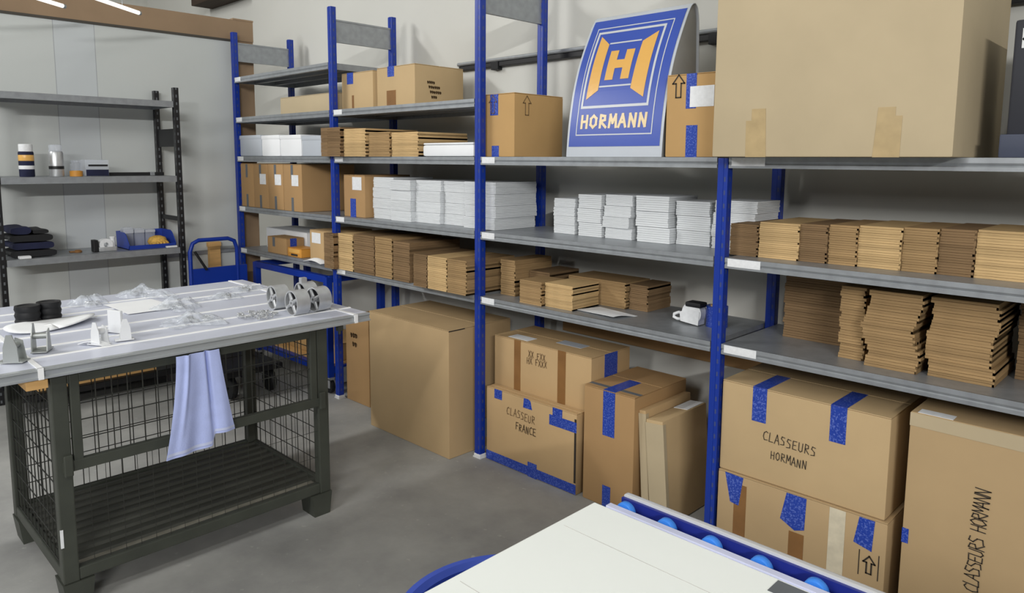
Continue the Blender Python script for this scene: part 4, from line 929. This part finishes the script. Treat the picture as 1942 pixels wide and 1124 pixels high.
MB().box(-0.075, -0.048, -0.03, 0.03, 0.0005, 0.078, bevel=0.004).build('dark_end', M_black, t); MB().cyl((0.045, 0, 0.03), (0.045, 0, 0.085), 0.015, seg=16).cyl((0.045, 0, 0.085), (0.045, 0, 0.094), 0.018, seg=16).build('bottle', M_tag, t, smooth=40)
# blue open bins
def bin_(label, x, y, wy):
    t = thing('storage_bin', label, 'bin', (x, y, ZL), 0, 'blue open fronted bins on the lower shelf'); s = wy/2; th = 0.004
    side = [(-0.12, 0.0), (0.11, 0.0), (0.12, 0.028), (0.06, 0.095), (0.03, 0.11), (-0.13, 0.11)]
    for yy in (-s, s-th): MB().prism(side, 'Y', yy, yy+th).build('side_wall', M_binblue, t)
    MB().box(-0.12, 0.11, -s, s, 0.0005, 0.005).build('base', M_binblue, t); MB().prism([(-0.12, 0.0), (-0.13, 0.11), (-0.126, 0.11), (-0.116, 0.0)], 'Y', -s, s).build('back_wall', M_binblue, t)
    MB().prism([(0.11, 0.0), (0.12, 0.028), (0.116, 0.028), (0.106, 0.0)], 'Y', -s, s).build('front_lip', M_binblue, t)
bin_('blue open fronted bin on the lower shelf holding clear cases and yellow gloves', 0.19, -0.735, 0.30)
for k in range(3):
    t = thing('clear_case', ['leftmost clear case standing in the blue bin', 'middle clear case standing in the blue bin', 'rightmost clear case standing in the blue bin'][k], 'case', (0.105, -0.83+0.07*k, ZL+0.0055), 0, 'clear cases in the blue bin')
    MB().box(-0.03, 0.03, -0.031, 0.031, 0, 0.13-0.01*k, bevel=0.005).build('case', M_clear, t, smooth=40); MB().box(-0.031, 0.031, -0.032, 0.032, 0.09, 0.115-0.005*k).build('lid', film('frosted_lid', (224, 228, 236), 0.6), t)
t = thing('glove_pair', 'yellow knitted gloves lying in the front of the blue bin', 'gloves', (0.21, -0.672, ZL+0.006), R(8))
MB().lathe([(0, 0), (0.05, 0.004), (0.064, 0.03), (0.05, 0.058), (0.02, 0.07), (0, 0.07)], seg=24).build('knitted_palm', M_yel, t, smooth=60)
for k in range(4): MB().tube([(0.045, -0.03+0.02*k, 0.03), (0.065, -0.032+0.022*k, 0.026), (0.08, -0.032+0.021*k, 0.016)], 0.009).build('finger', M_yel, t, smooth=60)
o = MB().box(0.315, 0.34, -0.66, -0.59, ZL, ZL+0.012, bevel=0.003).build('white_strip', M_tag); tag(o, 'small white strip at the shelf edge before the yellow gloves', 'strip')
for k, (a, b_, lab) in enumerate(((-1.36, -0.70, 'light timber plank on the bottom shelf, nearer the wall edge'), (-1.45, -0.75, 'light timber plank on the bottom shelf, at the front edge'))):
    o = MB().box(0.02+0.15*k, 0.15+0.16*k, a, b_, ZB, ZB+0.035, bevel=0.003).build('timber_plank', M_wood); tag(o, lab, 'plank', 'planks on the bottom shelf')

# ================================================================== blue platform truck by the left wall
tr = thing('platform_truck', 'blue platform truck with tubular handle between the left shelving and the corner', 'hand truck', (0.62, -0.33, 0))
MB().box(-0.20, 0.34, -0.23, 0.16, 0.16, 0.20, bevel=0.008).build('platform', M_dark, tr)
MB().tube([(-0.20, -0.21, 0.18), (-0.20, -0.21, 0.93), (-0.20, -0.19, 0.985), (-0.20, -0.15, 1.005), (-0.20, 0.055, 1.005), (-0.20, 0.10, 0.985), (-0.20, 0.118, 0.93), (-0.20, 0.118, 0.18)], 0.014, seg=12).build('handle', M_blue, tr, smooth=60)
MB().box(-0.212, -0.19, -0.20, 0.185, 0.45, 0.81, bevel=0.003).build('end_panel', M_blue, tr)
MB().box(-0.184, -0.178, -0.02, 0.0, 0.62, 0.70).build('plate', M_binblue, tr)
MB().tube([(-0.18, -0.185, 0.93), (-0.18, -0.11, 0.80)], 0.009, seg=10).build('strut', M_black, tr, smooth=60)
for sx in (-0.12, 0.26):
    for sy in (-0.17, 0.10): MB().lathe([(0.012, -0.018), (0.07, -0.018), (0.075, -0.01), (0.075, 0.01), (0.07, 0.018), (0.012, 0.018), (0.012, -0.018)], (sx, sy, 0.075), axis='Y').box(sx-0.02, sx+0.02, sy-0.024, sy+0.024, 0.13, 0.16).build('caster', M_dark, tr, smooth=40)
o = MB().box(-0.052, -0.012, -0.225, -0.14, 0, 0.93, bevel=0.004).box(-0.055, -0.01, -0.23, -0.135, 0.90, 0.935, bevel=0.003).build('timber_upright', M_wood); tag(o, 'pale timber upright leaning on the panel wall, seen through the blue handle', 'timber')
o = MB().box(-0.06, -0.045, -0.52, 0.0, 0.845, 0.875, bevel=0.003).build('cable_duct', M_galv); tag(o, 'thin grey duct on the panel wall behind the blue handle', 'duct')

# blue table trolley under the far left bay
tt = thing('table_trolley', 'blue framed trolley on castors under the far left bay', 'trolley', (0.72, 0.25, 0))
for sx in (-0.5, 0.5):
    for sy in (-0.22, 0.2):
        MB().box(sx-0.022, sx+0.022, sy-0.022, sy+0.022, 0.11, 0.79, bevel=0.003).build('leg', M_blue, tt)
        MB().lathe([(0.01, -0.014), (0.044, -0.014), (0.048, 0), (0.044, 0.014), (0.01, 0.014), (0.01, -0.014)], (sx, sy, 0.048), axis='Y').build('castor_wheel', M_dark, tt, smooth=40)
        MB().box(sx-0.03, sx+0.03, sy-0.022, sy+0.022, 0.094, 0.11).box(sx-0.012, sx+0.03, sy-0.022, sy-0.017, 0.04, 0.1).box(sx-0.012, sx+0.03, sy+0.017, sy+0.022, 0.04, 0.1).build('castor_fork', M_zinc, tt)
for zc in (0.775, 0.155):
    for sy in (-0.22, 0.2): MB().box(-0.5, 0.5, sy-0.02, sy+0.02, zc-0.024, zc+0.02, bevel=0.003).build('frame_bar', M_blue, tt)
    for sx in (-0.5, 0.5): MB().box(sx-0.02, sx+0.02, -0.22, 0.2, zc-0.024, zc+0.02, bevel=0.003).build('frame_bar', M_blue, tt)
MB().box(-0.49, 0.49, -0.2, 0.19, 0.176, 0.19).build('lower_deck', M_wood, tt)
c = Carton('carton', 'long low tan carton lying on the lower deck of the blue trolley', 0.45, 1.18, 0.10, 0.40, 0.1905, 0.31, 'orange', flaps='x')
